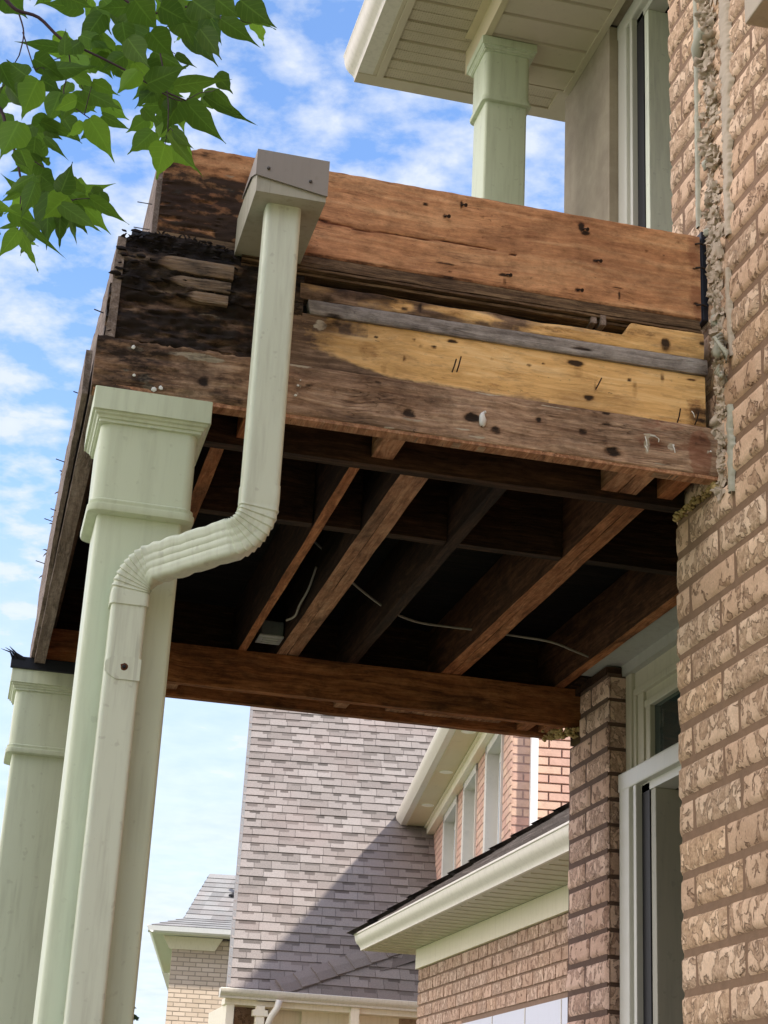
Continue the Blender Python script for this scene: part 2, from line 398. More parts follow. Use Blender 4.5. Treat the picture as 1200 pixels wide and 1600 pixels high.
wood('bark', (0.03, 0.02, 0.018), (0.06, 0.042, 0.035), (0.10, 0.075, 0.06), 'Z', 0.8, 0.3)
mt, t, b = newmat('twig', 0.7); b.inputs['Base Color'].default_value = (0.055, 0.028, 0.035, 1)

# leaves: thin, lets light through
def leafmat(name, c1, c2, tr):
    mt, t, b = newmat(name, 0.55, 0.2)
    v = objvec(t, False); tone = attr(t, 'tone')
    c = mixc(t, tone, c1, c2)
    c = mixc(t, mth(t, 'MULTIPLY', nz(t, v, 45, 4), 0.5), c, tuple(x * 0.7 for x in c1))
    lu = attr(t, 'lu'); lv = attr(t, 'lv'); au = mth(t, 'ABSOLUTE', lu)
    rib = ramp(t, au, [(0.0, 1.0), (0.09, 0.0)])
    ph = mth(t, 'FRACT', mth(t, 'SUBTRACT', mth(t, 'MULTIPLY', lv, 7.0), mth(t, 'MULTIPLY', au, 1.3)))
    sv = ramp(t, mth(t, 'ABSOLUTE', mth(t, 'SUBTRACT', ph, 0.5)), [(0.0, 1.0), (0.09, 0.0)])
    vn = mth(t, 'MAXIMUM', rib, mth(t, 'MULTIPLY', sv, 0.55))
    vn = mth(t, 'MULTIPLY', vn, 1.0 if name == 'leaf' else 0.0)
    c = mixc(t, mth(t, 'MULTIPLY', vn, 0.32), c, tuple(min(1, x * 2.2 + 0.03) for x in c2))
    blem = ramp(t, nz(t, v, 150, 3, 0.6), [(0.66, 0.0), (0.72, 1.0)])
    c = mixc(t, mth(t, 'MULTIPLY', blem, 0.4), c, (0.10, 0.07, 0.02))
    L(t, c, b.inputs['Base Color'])
    tl = t.nodes.new('ShaderNodeBsdfTranslucent')
    tc_ = mixc(t, tone, tuple(min(1, x * 1.6) for x in c1), tuple(min(1, x * 1.5) for x in c2))
    L(t, tc_, tl.inputs[0])
    mx = t.nodes.new('ShaderNodeMixShader'); mx.inputs[0].default_value = tr
    L(t, b.outputs[0], mx.inputs[1]); L(t, tl.outputs[0], mx.inputs[2])
    o = [n for n in t.nodes if n.type == 'OUTPUT_MATERIAL'][0]
    L(t, mx.outputs[0], o.inputs[0])
leafmat('leaf', (0.050, 0.105, 0.013), (0.16, 0.30, 0.028), 0.48)
leafmat('needles', (0.03, 0.06, 0.03), (0.05, 0.09, 0.035), 0.2)
leafmat('leaf_far', (0.10, 0.16, 0.03), (0.22, 0.30, 0.06), 0.3)
mt, t, b = newmat('grass', 0.95)
v = objvec(t, False)
L(t, ramp(t, nz(t, v, 3, 6, 0.7), [(0.3, (0.09, 0.13, 0.045)), (0.7, (0.17, 0.21, 0.08))]), b.inputs['Base Color'])
mt, t, b = newmat('bounce_paving', 0.9)
v = objvec(t, False)
L(t, ramp(t, nz(t, v, 6, 6, 0.7), [(0.3, (0.27, 0.24, 0.20)), (0.7, (0.37, 0.34, 0.285))]), b.inputs['Base Color'])
mt, t, b = newmat('asphalt_drive', 0.9)
v = objvec(t, False)
L(t, ramp(t, nz(t, v, 9, 6, 0.7), [(0.3, (0.07, 0.07, 0.07)), (0.7, (0.11, 0.11, 0.11))]), b.inputs['Base Color'])

painted('patio_stone', (0.20, 0.19, 0.165), (0.12, 0.11, 0.10), 0.5, 0.9, 3, False)
painted('cream_soffit', (0.66, 0.57, 0.38), (0.42, 0.34, 0.22), 0.25, 0.55, 3, False)
painted('soffit_light', (0.60, 0.56, 0.44), (0.42, 0.38, 0.28), 0.25, 0.55, 3, False)
# perforated soffit: rows of small dimples
mt, t, b = newmat('soffit_dots', 0.6)
v = objvec(t, False)
vor = t.nodes.new('ShaderNodeTexVoronoi'); vor.inputs['Scale'].default_value = 85; vor.inputs['Randomness'].default_value = 0.25
L(t, v, vor.inputs['Vector'])
dm = ramp(t, vor.outputs['Distance'], [(0.16, 1.0), (0.30, 0.0)])
base = mixc(t, ramp(t, nz(t, v, 3, 4), [(0.4, 0.0), (0.7, 1.0)]), (0.60, 0.52, 0.38), (0.50, 0.43, 0.31))
L(t, mixc(t, mth(t, 'MULTIPLY', dm, 0.55), base, (0.22, 0.18, 0.12)), b.inputs['Base Color'])
bump(t, b, mth(t, 'MULTIPLY', dm, -1.0), 0.5, 0.002)
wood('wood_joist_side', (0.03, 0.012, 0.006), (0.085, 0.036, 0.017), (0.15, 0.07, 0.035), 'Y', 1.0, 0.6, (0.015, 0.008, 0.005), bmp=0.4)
wood('wood_rot_plain', (0.010, 0.007, 0.006), (0.03, 0.02, 0.015), (0.075, 0.055, 0.04), 'X', 1.6, 0.6, (0.006, 0.005, 0.005))
brickmat('brick_plain', (0.50, 0.38, 0.28), (0.42, 0.30, 0.22), (0.30, 0.20, 0.14))
# ------------------------------------------------------------------ mesh helpers
class MB:
    """collects polygons; build() links them as ONE mesh object"""
    def __init__(s):
        s.v = []; s.f = []; s.fm = []; s.ft = []; s.va = {}
    def add(s, verts, faces, mi=0, tone=None):
        k = len(s.v)
        s.v.extend(verts)
        for f in faces:
            s.f.append([i + k for i in f]); s.fm.append(mi)
            s.ft.append(0.5 if tone is None else tone)
    def box(s, x0, x1, y0, y1, z0, z1, mi=0, tone=None, ch=0.0):
        if ch <= 0:
            vs_ = [(x, y, z) for x in (x0, x1) for y in (y0, y1) for z in (z0, z1)]
            fs = [(0, 1, 3, 2), (4, 6, 7, 5), (0, 4, 5, 1), (2, 3, 7, 6), (0, 2, 6, 4), (1, 5, 7, 3)]
            s.add(vs_, fs, mi, tone)
            return
        bm_ = bmesh.new()
        bmesh.ops.create_cube(bm_, size=1.0)
        for vv in bm_.verts:
            vv.co = ((x0 + x1) / 2 + vv.co.x * (x1 - x0), (y0 + y1) / 2 + vv.co.y * (y1 - y0), (z0 + z1) / 2 + vv.co.z * (z1 - z0))
        bmesh.ops.bevel(bm_, geom=bm_.edges[:], offset=ch, segments=2, affect='EDGES', profile=0.6)
        bm_.verts.ensure_lookup_table()
        s.add([tuple(q.co) for q in bm_.verts], [[q.index for q in f.verts] for f in bm_.faces], mi, tone)
        bm_.free()
    def prism(s, pts, ax, a0, a1, mi=0):
        """polygon pts (2D) extruded along axis ax ('X','Y','Z')"""
        def P(p, a):
            return {'X': (a, p[0], p[1]), 'Y': (p[0], a, p[1]), 'Z': (p[0], p[1], a)}[ax]
        n = len(pts)
        vs_ = [P(p, a0) for p in pts] + [P(p, a1) for p in pts]
        fs = [list(range(n)), list(range(2 * n - 1, n - 1, -1))] + [[i, (i + 1) % n, n + (i + 1) % n, n + i] for i in range(n)]
        s.add(vs_, fs, mi)
    def tube(s, pts, r, seg=8, mi=0, cap=True):
        """round tube through pts; r number or list"""
        n = len(pts); pts = [Vector(p) for p in pts]
        rs = r if isinstance(r, (list, tuple)) else [r] * n
        k = len(s.v); up = Vector((0.13, 0.31, 0.94))
        for i, p in enumerate(pts):
            d = (pts[min(i + 1, n - 1)] - pts[max(i - 1, 0)]).normalized()
            a = d.cross(up)
            if a.length < 1e-3:
                a = d.cross(Vector((1, 0, 0)))
            a.normalize(); bb = a.cross(d).normalized()
            for j in range(seg):
                t_ = 2 * pi * j / seg
                s.v.append(tuple(p + (a * cos(t_) + bb * sin(t_)) * rs[i]))
        for i in range(n - 1):
            for j in range(seg):
                j2 = (j + 1) % seg
                s.f.append([k + i * seg + j, k + i * seg + j2, k + (i + 1) * seg + j2, k + (i + 1) * seg + j])
                s.fm.append(mi); s.ft.append(0.5)
        if cap:
            s.f.append([k + j for j in range(seg)][::-1]); s.fm.append(mi); s.ft.append(0.5)
            s.f.append([k + (n - 1) * seg + j for j in range(seg)]); s.fm.append(mi); s.ft.append(0.5)
    def rrect(s, cx, cy, prof, r=0.012, mi=0, seg=4, hy=None):
        """rounded-square rings: prof = [(half, z), ...] bottom to top"""
        k = len(s.v); ring = []
        for (h, z) in prof:
            rr = min(r, h * 0.45)
            h2 = h if hy is None else h + hy
            pts = []
            for q, (sx, sy) in enumerate(((1, 1), (-1, 1), (-1, -1), (1, -1))):
                for i in range(seg + 1):
                    a = (q + i / seg) * pi / 2
                    pts.append((cx + sx * (h - rr) + rr * cos(a), cy + sy * (h2 - rr) + rr * sin(a), z))
            s.v.extend(pts); ring.append(len(pts))
        n = ring[0]
        for i in range(len(prof) - 1):
            for j in range(n):
                j2 = (j + 1) % n
                s.f.append([k + i * n + j, k + i * n + j2, k + (i + 1) * n + j2, k + (i + 1) * n + j]); s.fm.append(mi); s.ft.append(0.5)
        s.f.append([k + j for j in range(n)][::-1]); s.fm.append(mi); s.ft.append(0.5)
        s.f.append([k + (len(prof) - 1) * n + j for j in range(n)]); s.fm.append(mi); s.ft.append(0.5)
    def blob(s, c, r, seed=0, amp=0.35, mi=0, sub=2):
        bm_ = bmesh.new()
        bmesh.ops.create_icosphere(bm_, subdivisions=sub, radius=1.0)
        for q in bm_.verts:
            d = q.co.normalized()
            k = 1 + amp * noise.noise(d * 1.7 + Vector((seed * 3.1, seed, 0))) + amp * 0.5 * noise.noise(d * 4 + Vector((seed, 5, seed)))
            q.co = Vector((c[0] + d.x * r[0] * k, c[1] + d.y * r[1] * k, c[2] + d.z * r[2] * k))
        bm_.verts.ensure_lookup_table()
        s.add([tuple(q.co) for q in bm_.verts], [[q.index for q in f.verts] for f in bm_.faces], mi)
        bm_.free()
    def build2(s, name, m_side, m_bottom, parent, zcut):
        """two-material board: faces looking down (below zcut) carry the second material"""
        for i, f in enumerate(s.f):
            if all(s.v[q][2] < zcut for q in f): s.fm[i] = 1
        return s.build(name, [m_side, m_bottom], parent)
    def build(s, name, mats, parent=None, smooth=False, label=None, auto=None):
        me = bpy.data.meshes.new(name)
        off = Vector((0, 0, 0))
        if parent is not None:
            p = parent
            while p is not None:
                off += p.location; p = p.parent
        me.from_pydata([(x - off.x, y - off.y, z + H - off.z) for x, y, z in s.v], [], s.f)
        if isinstance(mats, str):
            mats = [mats]
        for mm in mats:
            me.materials.append(MATS[mm])
        me.polygons.foreach_set('material_index', s.fm)
        if any(abs(q - 0.5) > 1e-6 for q in s.ft):
            a = me.attributes.new('tone', 'FLOAT', 'FACE')
            a.data.foreach_set('value', s.ft)
        for k, vals in s.va.items():
            vals = list(vals) + [(0.75 if k == 'dark' else 0.1)] * (len(s.v) - len(vals))
            a = me.attributes.new(k, 'FLOAT', 'POINT')
            a.data.foreach_set('value', vals)
        if smooth:
            me.polygons.foreach_set('use_smooth', [True] * len(me.polygons))
        me.validate()
        bm_ = bmesh.new(); bm_.from_mesh(me)
        bmesh.ops.recalc_face_normals(bm_, faces=bm_.faces)
        bm_.to_mesh(me); bm_.free()
        if auto is not None:
            me.polygons.foreach_set('use_smooth', [True] * len(me.polygons))
            try:
                me.set_sharp_from_angle(angle=RAD(auto))
            except Exception:
                pass
        me.update()
        o = bpy.data.objects.new(name, me)
        COL.objects.link(o)
        if parent is not None:
            o.parent = parent
        if label:
            o['label'] = label
        return o

def thing(name, label, cat, loc, group=None, kind=None):
    o = bpy.data.objects.new(name, None)
    o.empty_display_size = 0.2
    COL.objects.link(o)
    o.location = (loc[0], loc[1], loc[2] + H)
    if label: o['label'] = label
    if cat: o['category'] = cat
    if group: o['group'] = group
    if kind: o['kind'] = kind
    return o
def tag(o, label, cat, group=None):
    o['label'] = label; o['category'] = cat
    if group: o['group'] = group
    return o
def struct(o):
    o['kind'] = 'structure'
    return o
def fbm(x, y, z=0.0, o=4):
    a = 0.5; s_ = 0.0
    for i in range(o):
        s_ += a * noise.noise(Vector((x, y, z)))
        x *= 2.03; y *= 2.03; z *= 2.03; a *= 0.5
    return s_
def sstep(a, b, x):
    if a == b:
        return float(x > a)
    t_ = max(0.0, min(1.0, (x - a) / (b - a)))
    return t_ * t_ * (3 - 2 * t_)

def board(x0, x1, z0, z1, y, th, fn, step=0.005, wob=0.0012, seed=0.0, zt=None, zb=None, xl=None, xr=None):
    """a front-facing (-Y) board as a dense grid with modelled relief and stain masks.
    fn(x,z)->(dy, dict). zt/zb: functions x->z for the top / bottom edge, xl/xr: z->x for the ends"""
    nx = max(2, int((x1 - x0) / step)); nz_ = max(2, int((z1 - z0) / step))
    mb = MB(); keys = ('dark', 'gold', 'red', 'pale'); at = {k: [] for k in keys}
    V = mb.v
    for j in range(nz_ + 1):
        for i in range(nx + 1):
            u = i / nx; w = j / nz_
            zz0 = z0 + w * (z1 - z0)
            xa = xl(zz0) if xl else x0; xb = xr(zz0) if xr else x1
            x = xa + u * (xb - xa)
            za = (zb(x) if zb else z0); zc = (zt(x) if zt else z1)
            z = za + w * (zc - za)
            dy, d = fn(x, z)
            dy += wob * 2 * fbm(x * 9 + seed, z * 60, seed, 3)
            ed = min(w, 1 - w) * (z1 - z0)
            if ed < 0.004:
                dy += (0.004 - ed) * 0.5
                z += 0.0016 * fbm(x * 30 + seed, w * 3, 7)
            V.append((x, y + dy, z))
            for k in keys:
                at[k].append(d.get(k, 0.0))
    W_ = nx + 1; nf = len(V)
    for j in range(nz_):
        for i in range(nx):
            a = j * W_ + i
            mb.f.append([a, a + 1, a + 1 + W_, a + W_])
    # back and sides
    per = [i for i in range(W_)] + [j * W_ + nx for j in range(1, nz_ + 1)] + [nz_ * W_ + i for i in range(nx - 1, -1, -1)] + [j * W_ for j in range(nz_ - 1, 0, -1)]
    k = len(V)
    for i in per:
        p = V[i]; V.append((p[0], y + th, p[2]))
        for kk in keys:
            at[kk].append(at[kk][i])
    n = len(per)
    for i in range(n):
        i2 = (i + 1) % n
        mb.f.append([per[i], k + i, k + i2, per[i2]])
    mb.f.append([k + i for i in range(n)])
    mb.fm = [0] * len(mb.f); mb.ft = [0.5] * len(mb.f)
    mb.va = at
    return mb

def bricks(mb, O, U, Nn, length, z0, z1, course=0.093, bl=0.26, joint=0.011, depth=0.09, proud=0.0075, first=None, hi=False,
           seed=1, holes=(), off2=0.18, jit=0.0015, zlow=None):
    """lay bricks: O start corner (x,y), U unit run, Nn outward normal. first: length of the header at the start of odd rows"""
    rnd = random.Random(seed)
    U = Vector((U[0], U[1], 0)); Nn = Vector((Nn[0], Nn[1], 0)); O = Vector((O[0], O[1], 0))
    nrow = int(round((z1 - z0) / course))
    for r in range(nrow):
        zb_ = z1 - (r + 1) * course + joint * 0.5; zt_ = z1 - r * course - joint * 0.5
        s_ = 0.0
        seq_first = first if (r % 2 == 0) else bl
        k = 0
        while s_ < length - 0.02:
            ln = (seq_first if k == 0 else bl)
            e = min(s_ + ln, length)
            k += 1
            a = s_ + (0 if s_ == 0 else joint * 0.5); bq = e - (0 if e >= length - 1e-6 else joint * 0.5)
            s_ = e + 0.0
            skip = False
            for (h0, h1, hz0, hz1) in holes:
                if bq > h0 and a < h1 and zt_ > hz0 and zb_ < hz1:
                    if a >= h0 - 0.02 and bq <= h1 + 0.02:
                        skip = True
                    elif a < h0:
                        bq = min(bq, h0)
                    else:
                        a = max(a, h1)
            if skip or bq - a < 0.01:
                continue
            tone = rnd.random()
            pr = proud + rnd.uniform(-jit, jit)
            dz0 = rnd.uniform(-jit, jit); dz1 = rnd.uniform(-jit, jit)
            if not hi:
                c = 0.003
                q = []
                for (aa, zz_, nn) in ((a, zb_, 0), (bq, zb_, 0), (bq, zt_, 0), (a, zt_, 0)):
                    P = O + U * aa + Nn * -0.01; q.append((P.x, P.y, zz_))
                for (aa, zz_) in ((a + c, zb_ + c), (bq - c, zb_ + c), (bq - c, zt_ - c), (a + c, zt_ - c)):
                    P = O + U * aa + Nn * pr; q.append((P.x, P.y, zz_ + dz0))
                mb.add(q, [(4, 5, 6, 7), (0, 1, 5, 4), (1, 2, 6, 5), (2, 3, 7, 6), (3, 0, 4, 7)], 0, tone)
            else:
                nu = max(4, int((bq - a) / 0.011)); nv = 8
                vs_ = []; base = rnd.uniform(0, 99)
                tilt = rnd.uniform(-0.002, 0.002)
                for j in range(nv + 1):
                    for i in range(nu + 1):
                        u = a + (bq - a) * i / nu; z = zb_ + (zt_ - zb_) * j / nv
                        eu = min(u - a, bq - u); ez = min(z - zb_, zt_ - z)
                        e_ = min(eu, ez)
                        d = pr + tilt * (z - (zb_ + zt_) / 2) / 0.04
                        d += 0.0035 * fbm(u * 22 + base, z * 26, base)
                        if e_ < 0.0015:
                            d = -0.004
                            u2 = u + 0.0022 * fbm(u * 60, z * 60 + base, 3); z2 = z + 0.0022 * fbm(u * 45 + base, z * 60, 9)
                        else:
                            if e_ < 0.013:
                                d -= 0.0016
                            u2 = u; z2 = z
                        P = O + U * u2 + Nn * d
                        vs_.append((P.x, P.y, z2 + dz0))
                fs = []
                for j in range(nv):
                    for i in range(nu):
                        q = j * (nu + 1) + i
                        fs.append((q, q + 1, q + nu + 2, q + nu + 1))
                mb.add(vs_, fs, 0, tone)

def shingles(mb, O, U, S, Nn, width, rows, expo=0.143, u0=None, u1=None, seed=1, lift=0.010, far=False):
    """laminated shingles. O lower-left corner, U along the eave, S up the slope, Nn normal. u0/u1: row -> limits"""
    rnd = random.Random(seed)
    O = Vector(O); U = Vector(U).normalized(); S = Vector(S).normalized(); Nn = Vector(Nn).normalized()
    for r in range(rows):
        a = u0(r) if u0 else 0.0; bq = u1(r) if u1 else width
        if bq - a < 0.05:
            continue
        s0 = r * expo; x = a - rnd.uniform(0, 0.15); x = a
        while x < bq - 1e-4:
            w = rnd.uniform(0.13, 0.33); e = min(x + w, bq)
            tone = 0.44 + rnd.uniform(-0.16, 0.42)
            h = rnd.choice((0.0, 0.0, 0.003))
            A = O + U * (x + 0.002) + S * s0; B = O + U * (e - 0.002) + S * s0
            A2 = A + S * (expo + 0.02); B2 = B + S * (expo + 0.02)
            n0 = Nn * (lift + h); n1 = Nn * 0.001
            mb.add([tuple(A), tuple(B), tuple(A + n0), tuple(B + n0), tuple(A2 + n1), tuple(B2 + n1)],
                   [(0, 1, 3, 2), (2, 3, 5, 4), (0, 2, 4), (1, 5, 3)], 0, min(1, tone))
            x = e
        if far:
            continue
        x = a + rnd.uniform(0.02, 0.2)
        while x < bq - 0.12:                      # recessed, darker cut-outs between the upper tabs
            w = rnd.uniform(0.09, 0.20)
            hh = rnd.uniform(0.045, 0.062)
            if x + w > bq:
                break
            top = s0 + expo - 0.001; bo = top - hh
            k0 = 0.0125 * (1 - (bo - s0) / expo) + 0.003; k1 = 0.0045
            A = O + U * x + S * bo; B = O + U * (x + w) + S * bo; A2 = O + U * (x + w) + S * top; B2 = O + U * x + S * top
            mb.add([tuple(A + Nn * k0), tuple(B + Nn * k0), tuple(A2 + Nn * k1), tuple(B2 + Nn * k1)], [(0, 1, 2, 3)], 0, rnd.uniform(0.0, 0.22))
            x += w + rnd.uniform(0.06, 0.30)
    return mb

def nail(parent, p, d, ln=0.03, r=0.0014, mat='nail_steel', head=True, bend=0.0):
    mb = MB(); p = Vector(p); d = Vector(d).normalized()
    q = p + d * ln * 0.6 + Vector((0, 0, -bend * 0.3)); e = p + d * ln + Vector((0, 0, -bend))
    mb.tube([p - d * 0.01, p + d * ln * 0.3, q, e], r, 6)
    if head:
        dd = (e - q).normalized()
        mb.tube([e, e + dd * 0.0015], r * 2.6, 8)
    return mb.build('nail', mat, parent)
# ------------------------------------------------------------------ ground
g = MB(); g.add([(-600, -600, -H - 0.004), (600, -600, -H - 0.004), (600, 600, -H - 0.004), (-600, 600, -H - 0.004)], [(0, 1, 2, 3)])
o = struct(g.build('ground', 'grass'))
g = MB(); g.box(-0.9, 2.15, -3.5, 7.4, -H - 0.003, -H + 0.02)
struct(g.build('patio', 'patio_stone'))
g = MB(); g.add([(-12, 1.5, -H), (-2.4, 1.5, -H), (-2.4, 14, -H), (-12, 14, -H)], [(0, 1, 2, 3)])
struct(g.build('bounce_slab', 'bounce_paving'))  # added out-of-view pale slab, bounces sunlight up to soffits and left faces
g = MB(); g.add([(-22, -60, -H), (-12.5, -60, -H), (-12.5, 80, -H), (-22, 80, -H)], [(0, 1, 2, 3)])
struct(g.build('road', 'asphalt_drive'))

# ------------------------------------------------------------------ our house
house = thing('brick_house', 'tan distressed-brick house on the right with open doors on two floors and a soffited eave', 'house', (1.7, 3.95, -H))
mb = MB()
mb.box(1.704, 3.4, -6.0, 3.938, -H, 4.66, 1)
bricks(mb, (1.704, 3.95), (0, -1), (-1, 0), 1.02, 0.174, 4.638, bl=0.27, first=0.09, hi=True, seed=3)
mb2 = MB()
bricks(mb, (1.704, 3.95), (0, -1), (-1, 0), 1.02, -H + 0.007, 0.174, bl=0.27, first=0.09, seed=4)
bricks(mb, (1.704, 2.93), (0, -1), (-1, 0), 8.9, -H + 0.007, 4.638, bl=0.27, first=0.12, seed=5)
bricks(mb, (1.704, 3.938), (1, 0), (0, 1), 0.55, -H + 0.007, 4.638, bl=0.27, first=0.09, seed=6)
mb.build('brick_wall', ['brick_tan', 'mortar'], house, auto=50)
mb = MB()
mb.box(2.204, 3.4, 5.762, 6.168, -H, 1.60, 1)
mb.box(2.204, 3.4, 5.762, 6.05, 1.60, 1.80, 1)
mb.box(2.290, 3.4, 6.05, 6.168, 1.60, 1.80, 1)
bricks(mb, (2.204, 5.752), (0, 1), (-1, 0), 0.42, -H + 0.02, 1.791, bl=0.23, first=0.177, hi=True, seed=9, holes=((0.30, 0.5, 1.62, 1.9),))
bricks(mb, (2.21, 5.762), (1, 0), (0, -1), 0.075, -H + 0.02, 1.791, bl=0.23, first=0.09, seed=10)
bricks(mb, (2.204, 6.168), (1, 0), (0, 1), 1.2, -H + 0.02, 1.791, bl=0.25, first=0.12, seed=11)
mb.build('brick_pier', ['brick_pier', 'mortar_pier'], house, auto=50)
mb = MB()
mb.box(2.2, 3.4, 5.735, 6.30, 2.1, 4.692)
mb.box(2.203, 2.318, 3.955, 5.7345, 4.703, 4.74)
mb.build('stucco_wall', 'stucco', house)
# rooms and body
mb = MB()
mb.box(2.32, 3.4, 3.95, 5.735, 1.86, 2.1)
mb.box(3.4, 9.6, -6.0, 6.28, -H, 4.9)
mb.box(2.32, 3.4, 3.95, 5.735, 4.74, 4.9)
mb.box(2.32, 3.4, 3.95, 5.735, -H - 0.02, -H + 0.05)
mb.box(2.30, 3.4, 5.80, 6.16, 1.80, 2.1)
mb.build('interior_shell', 'dark_interior', house)
# white flashing strip above the lower doorway
mb = MB()
mb.box(2.158, 2.32, 3.96, 5.94, 1.832, 1.842)
mb.box(2.262, 2.32, 3.96, 5.80, 1.79, 1.832)
mb.build('door_flashing', 'flashing', house)

def doorway(name, z0, ztop, slabtop, slabmat, transom, lab):
    d = thing(name, None, None, (0, 0, 0))
    d.location = (2.24 - 1.7, 5.6 - 3.95, z0 + H)
    d.parent = house
    del d
def door_unit(z0, zh0, zh1, slabtop, slabmat, seed, lab):
    """far jamb, header and the door slab swung into the room; the opening runs Y 3.98..5.73"""
    mb = MB()
    # far jamb with stepped profile
    mb.box(2.238, 2.33, 5.640, 5.735, z0, zh1, 0, None, 0.006)
    mb.box(2.258, 2.33, 5.605, 5.641, z0, zh0 + 0.005)
    mb.box(2.240, 2.33, 5.578, 5.604, z0, zh0 + 0.002, 0, None, 0.003)
    mb.box(2.30, 2.33, 5.50, 5.579, z0, zh0)
    fr = mb.build('door_frame', 'white_frame', house, label=lab)
    mb = MB()
    mb.box(2.236, 2.34, 3.955, 5.742, zh0, zh1, 0, None, 0.006)
    mb.box(2.262, 2.34, 3.955, 5.60, zh0 - 0.03, zh0 + 0.001)
    mb.build('header', 'white_frame', fr)
    mb = MB(); mb.box(2.262, 2.30, 5.506, 5.576, z0, zh0 - 0.004)
    mb.build('weatherstrip', 'black_rubber', fr)
    mb = MB(); mb.box(2.266, 3.10, 5.462, 5.504, z0, slabtop, 0, None, 0.003)
    sl = mb.build('door', slabmat, house)
    return fr
door_unit(-H + 0.06, 1.345, 1.412, 1.315, 'door_slab_paint', 1, None)
door_unit(2.10, 4.625, 4.70, 4.595, 'door_slab_light', 2, None)
# transom over the lower door
mb = MB()
mb.box(2.272, 2.34, 5.70, 5.755, 1.414, 1.79, 0, None, 0.004)
mb.box(2.288, 2.34, 5.62, 5.70, 1.414, 1.79)
mb.box(2.288, 2.34, 3.96, 5.62, 1.725, 1.79)
mb.box(2.280, 2.33, 3.96, 5.700, 1.700, 1.726, 0, None, 0.004)
mb.box(2.280, 2.33, 5.675, 5.700, 1.414, 1.70, 0, None, 0.004)
mb.box(2.300, 2.34, 3.96, 5.674, 1.668, 1.70)
mb.box(2.300, 2.34, 5.61, 5.674, 1.414, 1.668)
mb.box(2.292, 2.33, 3.96, 5.630, 1.640, 1.667, 0, None, 0.004)
mb.box(2.292, 2.33, 5.572, 5.609, 1.414, 1.640, 0, None, 0.004)
tr = mb.build('transom_window', 'transom_frame', house)
mb = MB(); mb.box(2.312, 2.32, 3.96, 5.575, 1.414, 1.645)
mb.build('pane', 'window_glass', tr)

# caulk lines and mortar scar left on the wall where the parapet was
def ragged(name, pts, w, th, mat, seed, parent, step=0.004, rag=0.25):
    """ragged vertical bead on the wall face x=1.697; pts: [(y, z, width factor)]"""
    mb = MB(); rows = []
    tot = 0
    for (a, b_) in zip(pts[:-1], pts[1:]):
        n = max(2, int(abs(a[1] - b_[1]) / step))
        for i in range(n):
            t_ = i / n
            rows.append([a[k] + (b_[k] - a[k]) * t_ for k in range(3)])
    rows.append(list(pts[-1]))
    nn = 8
    for i, (y, z, wf) in enumerate(rows):
        wl = w * wf * (0.5 + rag * 1.4 * fbm(z * 28, seed, 1) + rag * 0.7 * fbm(z * 110, seed, 3)); wr = w * wf * (0.5 + rag * 1.2 * fbm(z * 21, seed, 8) + rag * 0.5 * fbm(z * 90, seed, 6))
        for j in range(nn + 1):
            u = j / nn
            yy = y + wl - (wl + wr) * u
            hgt = th * (0.35 + 0.65 * (1 - abs(2 * u - 1) ** 3)) * (1 + 0.5 * fbm(z * 40, u * 5, seed))
            if j in (0, nn): hgt = -0.004
            mb.v.append((1.698 - hgt, yy, z))
    for i in range(len(rows) - 1):
        for j in range(nn):
            a = i * (nn + 1) + j
            mb.f.append([a, a + 1, a + nn + 2, a + nn + 1]); mb.fm.append(0); mb.ft.append(0.5)
    return mb.build(name, mat, parent, smooth=True)
ragged('caulk_bead', [(3.732, 3.45, 1), (3.735, 3.1, 1.1), (3.742, 2.8, 0.95), (3.748, 2.46, 0.85)], 0.022, 0.008, 'caulk_green', 2, house, rag=0.25)
ragged('caulk_bead', [(3.555, 3.45, 1.0), (3.552, 3.05, 1.2), (3.548, 2.85, 1.3), (3.556, 2.62, 1.0), (3.560, 2.50, 0.8), (3.565, 2.33, 0.7)], 0.052, 0.009, 'caulk_beige', 5, house, rag=0.45)
ragged('caulk_bead', [(3.575, 2.24, 0.6), (3.572, 2.1, 0.9), (3.563, 1.98, 0.6)], 0.030, 0.008, 'caulk_beige', 7, house, rag=0.6)
ragged('caulk_bead', [(3.585, 1.855, 0.6), (3.588, 1.78, 1.0), (3.585, 1.70, 0.9), (3.59, 1.62, 0.8)], 0.028, 0.008, 'caulk_green', 8, house, rag=0.6)
rnd = random.Random(12)
mb = MB()
z = 1.63
i = 0
while z < 3.45:
    y = 3.655 + rnd.uniform(-0.032, 0.032)
    if z < 2.2: y = 3.640 + rnd.uniform(-0.02, 0.02)
    r = rnd.uniform(0.012, 0.030)
    mb.blob((1.700, y, z), (rnd.uniform(0.006, 0.018), r * rnd.uniform(0.4, 1.1), r * rnd.uniform(0.4, 1.1)), i, 1.3, 0, 3)
    z += rnd.uniform(0.006, 0.014); i += 1
for k in range(10):
    mb.blob((1.692, 3.655 + rnd.uniform(-0.02, 0.02), 2.9 + k * 0.05), (0.020, 0.024, 0.018), 50 + k, 1.2, 0, 3)
mb.build('mortar_scar', 'mortar_scar', house, auto=60)
mb = MB()
mb.tube([(1.694, 3.645, 3.02), (1.678, 3.66, 3.04), (1.676, 3.69, 3.00), (1.682, 3.70, 2.96)], [0.012, 0.018, 0.017, 0.010], 10)
mb.build('caulk_lump', 'caulk_green', house, smooth=True)
for (c_, r_, s_) in (((1.690, 3.68, 2.62), (0.010, 0.014, 0.016), 4), ((1.688, 3.672, 2.40), (0.012, 0.010, 0.010), 6), ((1.694, 3.645, 2.12), (0.012, 0.018, 0.02), 8), ((1.688, 3.625, 2.03), (0.014, 0.016, 0.026), 9)):
    mb = MB(); mb.blob(c_, r_, s_, 0.8); mb.build('caulk_lump', 'caulk_green', house, smooth=True)
